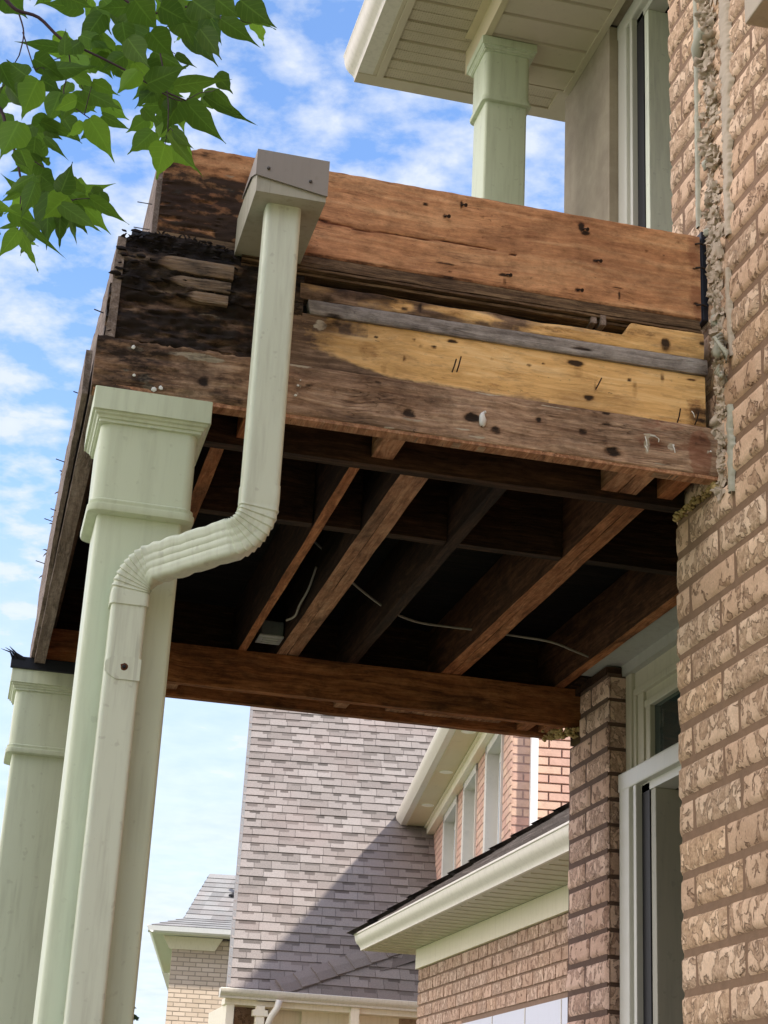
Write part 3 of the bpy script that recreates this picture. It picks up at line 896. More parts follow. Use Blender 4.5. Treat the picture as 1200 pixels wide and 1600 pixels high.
mb = MB()
for k in range(7):
    a = 0.5 + k * 0.28
    mb.tube([(1.688, 3.60, 2.06 - k * 0.01), (1.665, 3.60 - 0.012 * k, 2.045 - 0.012 * k), (1.668, 3.575 - 0.006 * k, 2.03 - 0.014 * k)], [0.007, 0.006, 0.002], 6)
for k in range(4):
    mb.tube([(1.69, 3.62 - k * 0.004, 1.955), (1.668, 3.60 - 0.01 * k, 1.948 - 0.008 * k), (1.664, 3.57, 1.955 - 0.01 * k)], [0.006, 0.006, 0.002], 6)
mb.build('torn_caulk', 'caulk_green', house, smooth=True)

# spray foam along the wall pockets
def foam(name, pts, r, seed, parent=None):
    rnd = random.Random(seed); mb = MB()
    P = [Vector(p) for p in pts]; k = 0
    for a, b_ in zip(P[:-1], P[1:]):
        n = max(2, int((b_ - a).length / 0.012))
        for i in range(n):
            c = a.lerp(b_, i / n)
            for q in range(6):
                rr = r * rnd.uniform(0.16, 0.60)
                mb.blob((c.x + rnd.uniform(-r, r) * 0.7, c.y + rnd.uniform(-r, r) * 0.5, c.z + rnd.uniform(-r, r) * 0.8), (rr, rr * rnd.uniform(0.7, 1.4), rr * rnd.uniform(0.6, 1.0)), k, 0.6, 0, 2)
                k += 1
    return mb.build(name, 'foam_yellow', parent, smooth=True)
foam('spray_foam', [(1.696, 3.66, 1.668), (1.694, 3.80, 1.674), (1.694, 3.935, 1.674)], 0.012, 3, house)
foam('spray_foam', [(2.19, 6.07, 1.640), (2.16, 6.16, 1.652), (2.12, 6.24, 1.66)], 0.020, 5, house)

# upper eave: gutter, soffit, porch beam and ceiling
mb = MB()
prof = [(1.263, 4.81), (1.262, 4.822), (1.252, 4.836), (1.236, 4.848), (1.222, 4.866), (1.212, 4.892), (1.208, 4.925), (1.204, 4.93), (1.204, 4.938), (1.214, 4.938), (1.335, 4.938), (1.335, 4.81)]
mb.prism(prof, 'Y', -6.4, 6.62)
ge = mb.build('eave_gutter', 'gutter_paint', house, auto=35)
mb = MB()
mb.box(1.335, 1.352, -6.4, 6.548, 4.808, 4.93)
mb.box(1.353, 1.386, -6.4, 6.548, 4.800, 4.812, 0, None, 0.002)
mb.box(1.2635, 2.32, 6.549, 6.625, 4.806, 4.94)
mb.box(2.2, 2.32, 6.30, 6.55, 4.80, 4.94)
mb.build('eave_trim', 'soffit_paint', house)
sp = MB()
y = 6.548
while y > -6.3:
    y0 = y - 0.148
    sp.prism([(y, 4.818), (y - 0.006, 4.812), (y - 0.070, 4.812), (y - 0.074, 4.8165), (y - 0.078, 4.812), (y0 + 0.014, 4.812), (y0 + 0.006, 4.826), (y0, 4.826), (y0, 4.834), (y, 4.834)], 'X', 1.386, 2.32 if y > 6.32 else 1.7045)
    y = y0
sp.build('soffit', 'soffit_dots', house)
mb = MB()
mb.box(1.7045, 1.734, -6.3, 6.26, 4.690, 4.835)
mb.box(1.668, 1.7045, -6.3, 6.15, 4.806, 4.812)
mb.build('porch_beam', 'cream_soffit', house)
cp = MB()
y = 6.24
while y > -6.0:
    y0 = y - 0.152
    cp.prism([(y, 4.700), (y - 0.006, 4.694), (y0 + 0.014, 4.694), (y0 + 0.004, 4.710), (y0, 4.708), (y0, 4.712), (y, 4.712)], 'X', 1.734, 2.2)
    y = y0
cp.box(1.734, 2.2, 6.241, 6.262, 4.694, 4.835)
cp.box(2.17, 2.199, 3.95, 6.24, 4.684, 4.694)
cp.build('porch_ceiling', 'soffit_paint', house)
# roof over the house
mb = MB()
rz = 4.945
mb.prism([(1.22, rz), (5.6, rz + 2.9), (9.98, rz), (9.98, rz - 0.01), (1.3, rz - 0.01)], 'Y', -6.4, 6.64)
mb.build('roof', 'shingle_grey', house)

# beige box near the top right corner
bxp = MB()
bxp.box(1.60, 1.70, 3.02, 3.235, 2.735, 3.0, 0, None, 0.006)
bxp.box(1.592, 1.70, 3.01, 3.245, 2.99, 3.01, 0, None, 0.003)
o = bxp.build('wall_box', 'beige_box')
tag(o, 'beige metal box fixed high on the tan brick wall at the top right corner', 'box')

# ------------------------------------------------------------------ columns
def column(name, cx, cy, k, z_bot, z_cap, label, cat='column', group=None, shaft=0.098, neck=0.113, ringz=None, neckh=0.20, caph=0.08, capw=0.137, mat='column_paint'):
    t = thing(name, label, cat, (cx, cy, z_bot), group)
    a = MB(); a.rrect(cx, cy, [(shaft, z_bot), (shaft, z_cap - caph - neckh + 0.0)], 0.012)
    a.build('shaft', mat, t, auto=40)
    a = MB(); a.rrect(cx, cy, [(neck, z_cap - caph - neckh - 0.0), (neck, z_cap - caph + 0.012)], 0.026, seg=6)
    a.build('neck', mat, t, auto=40)
    zr = z_cap - caph - neckh
    a = MB(); a.rrect(cx, cy, [(shaft + 0.001, zr - 0.020), (neck + 0.000, zr - 0.019), (neck + 0.008, zr - 0.016), (neck + 0.010, zr - 0.010), (neck + 0.010, zr - 0.001), (neck + 0.0055, zr + 0.001), (neck + 0.0055, zr + 0.005), (neck + 0.0065, zr + 0.007), (neck + 0.0065, zr + 0.011), (neck + 0.003, zr + 0.014), (neck, zr + 0.015)], 0.030, seg=6)
    a.build('ring', mat, t, auto=40)
    a = MB(); a.rrect(cx, cy, [(neck + 0.001, z_cap - caph), (neck + 0.006, z_cap - caph + 0.001), (neck + 0.006, z_cap - caph + 0.008), (neck + 0.010, z_cap - caph + 0.009), (neck + 0.012, z_cap - caph + 0.015), (capw - 0.007, z_cap - caph + 0.018), (capw - 0.006, z_cap - caph + 0.024), (capw, z_cap - caph + 0.025), (capw, z_cap - 0.0)], 0.004, seg=2)
    a.build('capital', mat, t, auto=30)
    return t
column('porch_column', 0.272, 3.774, 1, -H + 0.02, 1.679, 'pale green square column in front, with a downspout running down its face', 'column', 'columns under the balcony')
column('porch_column', 0.190, 6.23, 1, -H + 0.02, 1.662, 'pale green square column at the rear left corner of the balcony, half hidden', 'column', 'columns under the balcony', neckh=0.21)
column('porch_column', 1.820, 6.075, 1, 2.09, 4.688, 'pale green square column standing above the balcony under the upper eave', 'column', None, shaft=0.094, neck=0.103, neckh=0.235, caph=0.062, capw=0.126)
# torn flashing over the rear column
mb = MB()
mb.box(0.045, 0.33, 6.085, 6.10, 1.655, 1.70, 0, None, 0.004)
for k in range(4):
    x = 0.05 + 0.014 * k
    mb.tube([(x, 6.085, 1.69), (x - 0.012 - 0.008 * k, 6.07, 1.706 + 0.003 * (k % 3)), (x - 0.045, 6.06, 1.712 + 0.006 * (k % 3))], [0.006, 0.003, 0.0008], 5)
fl = mb.build('torn_membrane', 'black_membrane'); tag(fl, 'torn black membrane sticking out over the rear left column', 'flashing')
# ------------------------------------------------------------------ the stripped balcony
S_BEAM = [(0.384,1.739,0.0136,0.0136,0.9),(0.888,1.737,0.0171,0.014,0.9),(0.636,1.769,0.0092,0.0062,0.7),(0.805,1.807,0.0093,0.0047,0.6),(0.809,1.727,0.0062,0.0046,0.6),(1.068,1.845,0.0079,0.0048,0.7),(1.106,1.726,0.0141,0.0094,0.7),(1.046,1.749,0.022,0.011,0.9),(1.413,1.715,0.0223,0.0143,0.9),(1.391,1.737,0.0128,0.0064,0.6),(1.219,1.773,0.0079,0.0079,0.8),(1.111,1.721,0.011,0.0078,0.7),(1.335,1.756,0.0127,0.0096,0.7),(1.397,1.817,0.0112,0.0048,0.9),(1.397,1.787,0.0128,0.0048,0.9),(1.556,1.705,0.016,0.008,0.5),(0.218,1.705,0.012,0.012,0.5),(0.745,1.749,0.0154,0.0216,0.4),(0.696,1.763,0.0123,0.0077,0.5)]
S_RIM = [(0.799,1.936,0.0055,0.0039,0.8),(0.895,1.945,0.0048,0.0048,0.6),(0.912,1.93,0.0048,0.0048,0.5),(0.947,1.934,0.008,0.004,0.9),(0.994,1.958,0.0144,0.0048,0.9),(1.097,1.926,0.0048,0.0048,0.5),(0.873,1.89,0.0039,0.0095,0.7),(1.028,1.932,0.008,0.0048,0.4),(1.196,1.925,0.0064,0.0048,0.7),(1.233,1.936,0.004,0.004,0.9),(1.318,1.952,0.0227,0.0081,0.9),(1.325,1.93,0.013,0.0227,0.35),(1.465,1.928,0.0065,0.0033,0.8),(1.479,1.903,0.0081,0.0261,0.45),(1.632,1.957,0.0132,0.0041,0.9),(1.355,1.861,0.0145,0.0081,0.9),(1.372,1.893,0.0049,0.0146,0.5),(0.78,1.9,0.0283,0.022,0.45),(0.688,1.955,0.022,0.0126,0.6),(1.554,1.95,0.0066,0.0197,0.5),(0.823,1.855,0.0094,0.0157,0.4)]
S_TOP = [(0.915,2.353,0.0083,0.005,0.9),(1.011,2.37,0.005,0.0117,0.9),(0.967,2.327,0.0066,0.0066,0.9),(1.34,2.367,0.0084,0.0152,0.95),(1.353,2.352,0.0135,0.0084,0.8),(1.382,2.274,0.0101,0.0067,0.8),(1.331,2.177,0.0083,0.0067,0.95),(1.448,2.181,0.0033,0.0151,0.8),(1.444,2.203,0.0151,0.0034,0.8),(1.137,2.185,0.0198,0.0041,0.9),(1.133,2.166,0.0049,0.0115,0.7),(0.976,2.189,0.0262,0.0041,0.8),(0.987,2.167,0.0065,0.0033,0.6),(0.84,2.318,0.0066,0.0033,0.5),(1.072,2.283,0.005,0.0033,0.6),(1.203,2.273,0.005,0.0033,0.5),(1.615,2.374,0.0068,0.0034,0.7),(1.66,2.301,0.0051,0.0034,0.9),(1.663,2.195,0.0085,0.0051,0.9),(0.879,2.194,0.0098,0.0024,0.5),(1.524,2.328,0.0068,0.0034,0.6),(0.741,2.257,0.0049,0.0024,0.6)]
CRACK = [(0.605,2.257,0.0,0.0065,1),(0.658,2.252,0.0,0.0065,1),(0.742,2.246,0.0,0.0049,1),(0.877,2.249,0.0,0.0049,1),(0.979,2.254,0.0,0.0041,1),(1.082,2.256,0.0,0.0026,1),(1.172,2.248,0.0,0.0017,1)]
def spots(x, z, lst, seed=0.0, grow=1.0):
    m_ = 0.0
    for (cx_, cz_, rx, rz_, d) in lst:
        dx = (x - cx_) / (rx * grow)
        if dx > 2.2 or dx < -2.2: continue
        dz = (z - cz_) / (rz_ * grow)
        if dz > 2.2 or dz < -2.2: continue
        q = math.sqrt(dx * dx + dz * dz)
        q += 0.5 * fbm(x * 60 + seed, z * 60, seed, 2)
        v_ = d * 0.70 * sstep(1.35, 0.5, q) + 0.22 * d * sstep(2.1, 0.9, q)
        m_ = max(m_, min(1.0, v_))
    return m_
def inell(x, z, cx_, cz_, rx, rz_):
    return sstep(1.3, 0.6, math.sqrt(((x - cx_) / rx) ** 2 + ((z - cz_) / rz_) ** 2))

bal = thing('balcony', 'stripped wooden balcony with rotted front corner, exposed beams and joists, fixed to the brick house', 'balcony', (0.9, 3.66, 1.68))

# front beam
def f_beam(x, z):
    rot = sstep(0.62, 0.16, x + 0.25 * fbm(x * 6, z * 20, 3)) 
    up = sstep(1.76, 1.82, z + 0.03 * fbm(x * 9, z * 9, 5))
    dark = spots(x, z, S_BEAM, 1.0)
    dark = max(dark, 0.60 * rot * (0.55 + 0.45 * up) + 0.85 * rot * fbm(x * 9, z * 34, 2), 0.60 * sstep(0.60, 0.17, x))
    dark = max(dark, 0.30 + 0.9 * fbm(x * 3.1, z * 9, 12) if x < 1.0 else 0.18 + 0.9 * fbm(x * 3.1, z * 9, 12))
    red = inell(x, z, 1.650, 1.745, 0.030, 0.07) * 0.75 + 0.25 * inell(x, z, 1.55, 1.78, 0.08, 0.05) + 0.22 * sstep(1.1, 1.6, x)
    pale = 0.0
    for (a, b_, r1, r2) in ((0.215, 1.80, 0.02, 0.006), (0.36, 1.80, 0.06, 0.008), (0.245, 1.725, 0.012, 0.010), (0.20, 1.74, 0.008, 0.004), (0.255, 1.705, 0.012, 0.006), (1.09, 1.822, 0.03, 0.004),
                            (1.505, 1.745, 0.006, 0.022), (1.512, 1.775, 0.016, 0.004), (1.57, 1.752, 0.010, 0.010), (1.545, 1.70, 0.02, 0.003), (0.60, 1.82, 0.05, 0.003), (0.84, 1.69, 0.012, 0.004), (0.90, 1.72, 0.03, 0.004), (1.67, 1.755, 0.004, 0.004),
                            (0.61, 1.745, 0.004, 0.004), (0.615, 1.765, 0.003, 0.004), (0.66, 1.775, 0.004, 0.002), (1.02, 1.715, 0.02, 0.003), (1.06, 1.700, 0.02, 0.003), (1.26, 1.812, 0.04, 0.003)):
        pale = max(pale, 0.72 * inell(x, z, a, b_, r1 * 1.3, r2 * 1.4))
    ed = sstep(1.694, 1.684, z + 0.004 * fbm(x * 12, 1, 1))
    pale = max(pale, 0.36 * ed)
    dy = 0.004 * fbm(x * 7, z * 30, 4) * (1 + 3 * rot) + 0.008 * ed * ed
    dy += 0.006 * max(0, dark - 0.5)
    return dy, dict(dark=dark, red=red, pale=pale)
zb_beam = lambda x: 1.681 + 0.003 * fbm(x * 10, 2, 2)
def zt_beam(x):
    r = sstep(0.6, 0.3, x)
    return 1.822 - 0.012 * r * abs(fbm(x * 20, 4, 4)) * 3
fb = board(0.126, 1.703, 1.681, 1.822, 3.66, 0.040, f_beam, seed=1, zt=zt_beam, zb=zb_beam).build('front_beam', 'wood_beam', bal, auto=50)
mb = MB(); mb.box(0.130, 1.700, 3.663, 3.702, 1.6805, 1.70); mb.build('beam_underside', 'wood_joist_grey', bal)

# rim joist: golden where the cladding kept it dry, rotten at the left
def f_rim(x, z):
    rot = sstep(0.66, 0.46, x + 0.06 * fbm(x * 9, z * 16, 3))
    gold = sstep(0.59, 0.74, x + 0.07 * fbm(x * 12, z * 18, 7) + (z - 1.9) * 0.15)
    tri = sstep(1.825 + max(0.0, 0.048 * (1 - (x - 0.60) / 0.24)), 1.838 + max(0.0, 0.055 * (1 - (x - 0.6) / 0.26)), z + 0.012 * fbm(x * 14, z * 10, 1))
    band = sstep(1.828, 1.842, z + 0.014 * fbm(x * 8, 3, 1))
    if x < 1.25: gold *= 0.35 + 0.65 * band
    gold = gold * tri if x < 0.9 else gold
    if 0.64 < x < 0.78 and z > 1.93: gold *= 0.45 + fbm(x * 30, z * 30, 2)
    dark = spots(x, z, S_RIM, 2.0)
    dark = max(dark, rot * (0.72 + 1.4 * fbm(x * 8, z * 34, 8)))
    dark = max(dark, 0.36 * inell(x, z, 0.70, 1.94, 0.05, 0.03))
    dark = max(dark, 0.55 * sstep(1.60, 1.635, x) * sstep(1.93, 1.86, z) + 0.0)
    red = 0.45 * inell(x, z, 0.80, 1.875, 0.05, 0.02) + 0.5 * inell(x, z, 1.64, 1.87, 0.04, 0.05) + 0.40 * inell(x, z, 1.1, 1.85, 0.25, 0.012)
    pale = 0.7 * inell(x, z, 0.405, 1.925, 0.055, 0.006 + 0.004 * fbm(x * 30, 1, 1)) + 0.6 * inell(x, z, 0.27, 1.925, 0.018, 0.004) + 0.55 * inell(x, z, 0.655, 1.945, 0.02, 0.02)
    dy = 0.0
    if x < 0.62:
        r2 = sstep(0.62, 0.45, x)
        dy = r2 * (0.026 * fbm(x * 8, z * 40, 5) + 0.014 * fbm(x * 30, z * 70, 9)) + 0.006 * r2
    pale = max(pale, 0.0)
    if x < 0.6: pale = max(pale, 0.44 * sstep(0.16, 0.34, fbm(x * 12, z * 40, 31)))
    return dy, dict(dark=dark, gold=gold, red=red, pale=pale)
rj = board(0.140, 1.672, 1.823, 1.972, 3.675, 0.036, f_rim, seed=2, xl=lambda z: 0.140 + 0.008 * fbm(z * 30, 1, 1)).build('rim_joist', 'wood_rim', bal, auto=55)

def f_grey(x, z):
    d = 0.10 + 0.25 * fbm(x * 6, z * 40, 2)
    d = max(d, 0.8 * inell(x, z, 1.33, 1.99, 0.03, 0.006), 0.5 * sstep(1.60, 1.68, x), 0.6 * inell(x, z, 0.69, 1.972, 0.03, 0.004))
    return 0.0, dict(dark=d)
board(0.622, 1.676, 1.973, 2.010, 3.666, 0.030, f_grey, seed=3, xl=lambda z: 0.622 + 0.35 * max(0.0, 1.995 - z) , zb=lambda x: 1.969 + 0.004 * (x - 0.6), zt=lambda x: 2.006 + 0.010 * (x - 0.6)).build('filler_strip', 'wood_greystrip', bal, auto=50)
def f_mot(x, z):
    gold = 0.25 + 1.2 * fbm(x * 5, z * 24, 4) + 0.75 * inell(x, z, 1.02, 2.035, 0.10, 0.012) + 0.5 * sstep(1.1, 1.3, x) + 0.75 * inell(x, z, 0.86, 2.03, 0.03, 0.016)
    dark = 0.22 + 1.1 * fbm(x * 4.5, z * 22, 14) + 0.3 * sstep(0.74, 0.62, x)
    dark = max(dark, spots(x, z, [(0.865, 2.022, 0.012, 0.006, 0.9), (0.905, 2.03, 0.006, 0.016, 0.8), (1.42, 2.07, 0.03, 0.009, 1), (1.56, 2.042, 0.014, 0.022, 0.8), (1.665, 2.06, 0.012, 0.005, 0.9)], 3))
    dy = 0.006 * fbm(x * 8, z * 40, 6)
    return dy, dict(dark=dark, gold=gold)
def zt_mot(x):
    return 2.050 + 0.006 * fbm(x * 7, 3, 3) + 0.040 * sstep(1.44, 1.47, x)
board(0.600, 1.668, 2.010, 2.052, 3.668, 0.04, f_mot, seed=4, zt=zt_mot, zb=lambda x: 2.008 + 0.010 * (x - 0.6)).build('filler_strip', 'wood_rim', bal, auto=50)

# deck sheathing: layered plywood edges and black voids
mb = MB()
mb.box(0.24, 1.672, 3.700, 3.718, 2.126, 2.146)
mb.build('deck_edge', 'wood_edge', bal)
for k, (z0_, z1_, yy) in enumerate(((2.104, 2.114, 3.678), (2.092, 2.098, 3.672), (2.080, 2.087, 3.682))):
    mb = MB()
    n = 60
    for i in range(n):
        xa = 0.45 + 1.215 * i / n; xb = 0.45 + 1.215 * (i + 1) / n
        ya = yy + 0.006 * fbm(xa * 9, k, 2); yb = yy + 0.006 * fbm(xb * 9, k, 2)
        za = z0_ + 0.0025 * fbm(xa * 11, k, 5) + 0.004 * (xa - 1); zb2 = z0_ + 0.0025 * fbm(xb * 11, k, 5) + 0.004 * (xb - 1); h_ = z1_ - z0_
        mb.add([(xa, ya, za), (xb, yb, zb2), (xb, yb, zb2 + h_), (xa, ya, za + h_), (xa, 3.72, za), (xb, 3.72, zb2), (xb, 3.72, zb2 + h_), (xa, 3.72, za + h_)],
               [(0, 1, 2, 3), (0, 4, 5, 1), (3, 2, 6, 7)])
    mb.build('plywood_layer', 'wood_edge', bal)
mb = MB(); mb.box(0.18, 1.68, 3.722, 3.74, 2.04, 2.15); mb.build('void_backing', 'black_rubber', bal)  # black sheet standing in for the deep shade of the open voids
mb = MB(); mb.box(1.36, 1.375, 3.675, 3.72, 2.075, 2.10); mb.box(1.385, 1.40, 3.672, 3.72, 2.072, 2.10); mb.build('shim', 'wood_side', bal)

# top parapet board
def crack(x, z):
    for a, b_ in zip(CRACK[:-1], CRACK[1:]):
        if a[0] <= x <= b_[0]:
            t_ = (x - a[0]) / (b_[0] - a[0])
            zc = a[1] + (b_[1] - a[1]) * t_; w = a[3] + (b_[3] - a[3]) * t_
            return sstep(w * 0.75, w * 0.35, abs(z - zc))
    return 0.0
def f_top(x, z):
    dark = spots(x, z, S_TOP, 3.0)
    c_ = crack(x, z)
    rot = sstep(0.60, 0.42, x + 0.05 * fbm(x * 9, z * 9, 2))
    low = sstep(2.39, 2.27, z + 0.05 * fbm(x * 12, z * 14, 4))
    dark = max(dark, 0.72 * rot * (0.35 + 0.65 * low) + 0.75 * rot * fbm(x * 8, z * 46, 3), c_ * 0.6, 0.9 * inell(x, z, 0.405, 2.19, 0.04, 0.05))
    dark = max(dark, 0.40 + 0.5 * fbm(x * 12, z * 30, 5) if z < 2.156 else 0)
    dark = max(dark, 0.6 * inell(x, z, 0.25, 2.26, 0.015, 0.2))
    red = c_ * 0.8 + 0.55 * sstep(1.625, 1.66, x) * (0.6 + fbm(x * 30, z * 12, 1)) + 0.22 + 0.5 * fbm(x * 3, z * 10, 15)
    pale = max(0.40 * inell(x, z, 1.172, 2.30, 0.006, 0.03), 0.42 * inell(x, z, 0.40, 2.335, 0.045, 0.006), (0.43 * sstep(0.12, 0.3, fbm(x * 9, z * 70, 21)) if x < 0.42 else 0.0))
    dy = 0.0
    if x < 0.5:
        r2 = sstep(0.5, 0.38, x) * sstep(2.36, 2.26, z)
        dy = r2 * (0.010 * abs(fbm(x * 9, z * 55, 3)) * 2 + 0.002)
    dy += 0.004 * c_
    return dy, dict(dark=dark, red=red, pale=pale)
def zt_top(x):
    return 2.402 + 0.003 * fbm(x * 18, 5, 5) - 0.034 * sstep(0.34, 0.24, x) + 0.006 * fbm(x * 60, 2, 9) * sstep(0.5, 0.3, x)
board(0.239, 1.677, 2.148, 2.402, 3.700, 0.019, f_top, seed=5, zt=zt_top, zb=lambda x: 2.148 + (0.012 * fbm(x * 25, 8, 8) if x < 0.45 else 0)).build('parapet_board', 'wood_ply', bal, auto=50)
mb = MB(); mb.box(1.681, 1.699, 3.70, 3.735, 2.15, 2.42, 0, None, 0.003)
mb.box(1.683, 1.698, 3.735, 3.76, 2.15, 2.40)
mb.build('end_membrane', 'black_membrane', bal)

# rotten left end: crumbling lumps and three blackened strips
rnd = random.Random(77)
def f_rot(x, z):
    d = 0.52 + 1.4 * fbm(x * 9, z * 24, 4) + 0.75 * sstep(2.055, 2.095, z) * sstep(0.17, 0.24, x) + 0.5 * inell(x, z, 0.195, 1.985, 0.035, 0.028)
    return 0.026 * fbm(x * 12, z * 30, 4) + 0.012 * fbm(x * 40, z * 60, 8) + 0.02 * sstep(2.05, 2.10, z), dict(dark=d, gold=0.28 + 1.0 * fbm(x * 10, z * 26, 11))
def zt_rot(x):
    return 2.106 + 0.022 * sstep(0.15, 0.25, x) - 0.010 * sstep(0.32, 0.45, x) + 0.022 * abs(fbm(x * 30, 1, 1)) + 0.010 * fbm(x * 110, 2, 2)
rc = board(0.148, 0.61, 1.968, 2.13, 3.672, 0.05, f_rot, step=0.004, seed=6, zt=zt_rot, zb=lambda x: 1.962 + 0.01 * fbm(x * 20, 3, 1), xl=lambda z: 0.148 + 0.010 * fbm(z * 40, 2, 2))
for i in range(120):                                   # crumbs
    x = rnd.uniform(0.15, 0.44); z = rnd.uniform(1.98, 2.12)
    r = rnd.uniform(0.002, 0.007)
    rc.blob((x, 3.668 + rnd.uniform(-0.004, 0.008), z), (r * 2.2, r * 0.8, r * 0.8), i, 0.9, 0, 1)
for i in range(60):                                    # torn fibres along the top
    x = rnd.uniform(0.16, 0.42); z = zt_rot(x) - 0.004
    a = rnd.choice((0.3, 0.5, 2.6, 2.9)) + rnd.uniform(-0.4, 0.4); l_ = rnd.uniform(0.004, 0.013)
    q_ = Vector((x, 3.675 + rnd.uniform(0, 0.03), z)); d_ = Vector((cos(a), rnd.uniform(-0.3, 0.3), sin(a))) * l_
    rc.tube([q_ - Vector((0, 0, 0.004)), q_ + d_ * 0.5, q_ + d_], [0.0035, 0.0022, 0.0006], 4, cap=False)
rc.build('rotten_corner', 'wood_rot', bal, auto=60)
for k, (xa, xb, za, zb_, gd) in enumerate(((0.232, 0.432, 2.022, 2.062, 0.66), (0.262, 0.428, 1.984, 2.013, 0.50), (0.300, 0.424, 1.950, 1.977, 0.80))):
    def f_s(x, z, g_=gd, k=k):
        e = x - xa
        return 0.004 * fbm(x * 7, z * 40, k), dict(dark=0.16 + 0.5 * fbm(x * 9, z * 22, k + 3) + 0.75 * sstep(0.05, 0.0, e), gold=g_)
    board(xa, xb, za, zb_, 3.660, 0.014, f_s, step=0.004, seed=9 + k, zt=lambda x, z_=zb_, a_=xa: z_ - 0.001 + 0.003 * fbm(x * 16, 1, 1) - 0.014 * sstep(0.05, 0.0, x - a_), zb=lambda x, z_=za, a_=xa: z_ + 0.002 * fbm(x * 16, 5, 1) + 0.010 * sstep(0.06, 0.0, x - a_),
          xl=lambda z, q=xa: q + 0.03 * fbm(z * 60, 3, 3), xr=lambda z, q=xb: q).build('rotten_strip', 'wood_rot', bal, auto=55)

mb = MB(); mb.box(2.172, 2.30, 5.952, 6.305, 1.826, 2.052); mb.box(2.20, 2.30, 5.765, 6.305, 1.794, 1.824)
mb.build('wall_packer', 'wood_dark_x', bal)
# inner, rear and side beams
def beam(name, x0, x1, y0, y1, z0, z1, mat, axis, seed, wob=0.0015, seg=40, label=None, bottom=None):
    mb = MB(); vs_ = []
    ax = 0 if axis == 'X' else 1
    L_ = (x1 - x0) if axis == 'X' else (y1 - y0)
    n = seg
    for i in range(n + 1):
        t_ = i / n
        w = [wob * fbm(t_ * L_ * 3 + seed, q * 3.3, seed, 3) * 2 for q in range(8)]
        if axis == 'X':
            x = x0 + L_ * t_
            ring = [(x, y0 + w[0], z0 + w[1]), (x, y1 + w[2], z0 + w[3]), (x, y1 + w[4], z1 + w[5]), (x, y0 + w[6], z1 + w[7])]
        else:
            y = y0 + L_ * t_
            ring = [(x0 + w[0], y, z0 + w[1]), (x1 + w[2], y, z0 + w[3]), (x1 + w[4], y, z1 + w[5]), (x0 + w[6], y, z1 + w[7])]
        mb.v.extend(ring)
    for i in range(n):
        for j in range(4):
            mb.f.append([i * 4 + j, i * 4 + (j + 1) % 4, (i + 1) * 4 + (j + 1) % 4, (i + 1) * 4 + j])
    mb.f.append([0, 1, 2, 3]); mb.f.append([n * 4 + 3, n * 4 + 2, n * 4 + 1, n * 4])
    mb.fm = [0] * len(mb.f); mb.ft = [0.5] * len(mb.f)
    if bottom:
        return mb.build2(name, mat, bottom, bal, z0 + 0.02)
    return mb.build(name, mat, bal, label=label)
beam('inner_beam', 0.20, 1.695, 3.872, 3.910, 1.681, 1.818, 'wood_dark_x', 'X', 11)
beam('rear_beam', 0.165, 2.258, 6.100, 6.138, 1.672, 1.822, 'wood_inner', 'X', 12)
beam('rear_beam', 0.165, 2.20, 6.312, 6.350, 1.676, 1.822, 'wood_inner', 'X', 13)
beam('side_beam', 0.127, 0.165, 3.704, 6.35, 1.681, 1.822, 'wood_side', 'Y', 14)
beam('side_beam', 0.345, 0.383, 3.912, 6.098, 1.683, 1.818, 'wood_inner_y', 'Y', 15)
# side rim: weathered board seen edge-on, with splinters
def xs_(y):
    return 0.146 - 0.012 * sstep(3.67, 4.4, y) - 0.014 * sstep(4.3, 5.2, y)
mb = MB(); n = 120
for i in range(n + 1):
    y = 3.672 + (6.35 - 3.672) * i / n; xs = xs_(y)
    w1 = 0.004 * fbm(y * 5, 1, 1) + 0.003 * fbm(y * 40, 3, 3); w2 = 0.004 * fbm(y * 30, 2, 2)
    zt_ = 2.098 + 0.010 * fbm(y * 9, 6, 6)
    mb.v.extend([(xs - 0.003 + w2, y, 1.826), (xs + w1, y, 1.90), (xs + w1 - 0.003, y, 2.02), (xs + w1, y, zt_), (xs + 0.02, y, zt_ - 0.004), (xs + 0.02, y, 1.826)])
for i in range(n):
    for j in range(6):
        mb.f.append([i * 6 + j, i * 6 + (j + 1) % 6, (i + 1) * 6 + (j + 1) % 6, (i + 1) * 6 + j])
mb.f.append([5, 4, 3, 2, 1, 0]); mb.f.append([n * 6 + j for j in range(6)])
mb.fm = [0] * len(mb.f); mb.ft = [0.5] * len(mb.f)
rnd = random.Random(5)
for i in range(16):
    y = rnd.uniform(5.2, 6.3) if rnd.random() < 0.75 else rnd.uniform(4.2, 5.2)
    z = rnd.uniform(2.0, 2.10); q_ = Vector((xs_(y) + 0.002, y, z)); l_ = rnd.uniform(0.006, 0.020)
    d = Vector((-rnd.uniform(0.3, 1), rnd.uniform(-0.8, 0.8), rnd.uniform(-0.6, 0.7))).normalized() * l_
    mb.tube([q_, q_ + d * 0.6, q_ + d + Vector((0, 0, -0.004))], [0.004, 0.0025, 0.0006], 4, cap=False)
sr = mb.build('side_rim', 'wood_side', bal)
mb = MB(); n = 60
for i in range(n + 1):
    y = 3.74 + (6.33 - 3.74) * i / n; w1 = 0.003 * fbm(y * 12, 1, 4)
    xo = 0.108 + 0.006 * sstep(4.6, 5.4, y)
    mb.v.extend([(xo + w1, y, 1.700 + 0.003 * fbm(y * 20, 2, 2)), (xo + w1 - 0.002, y, 1.815), (xo + 0.014, y, 1.815), (xo + 0.014, y, 1.700)])
for i in range(n):
    for j in range(4):
        mb.f.append([i * 4 + j, i * 4 + (j + 1) % 4, (i + 1) * 4 + (j + 1) % 4, (i + 1) * 4 + j])
mb.f.append([3, 2, 1, 0]); mb.f.append([n * 4 + j for j in range(4)])
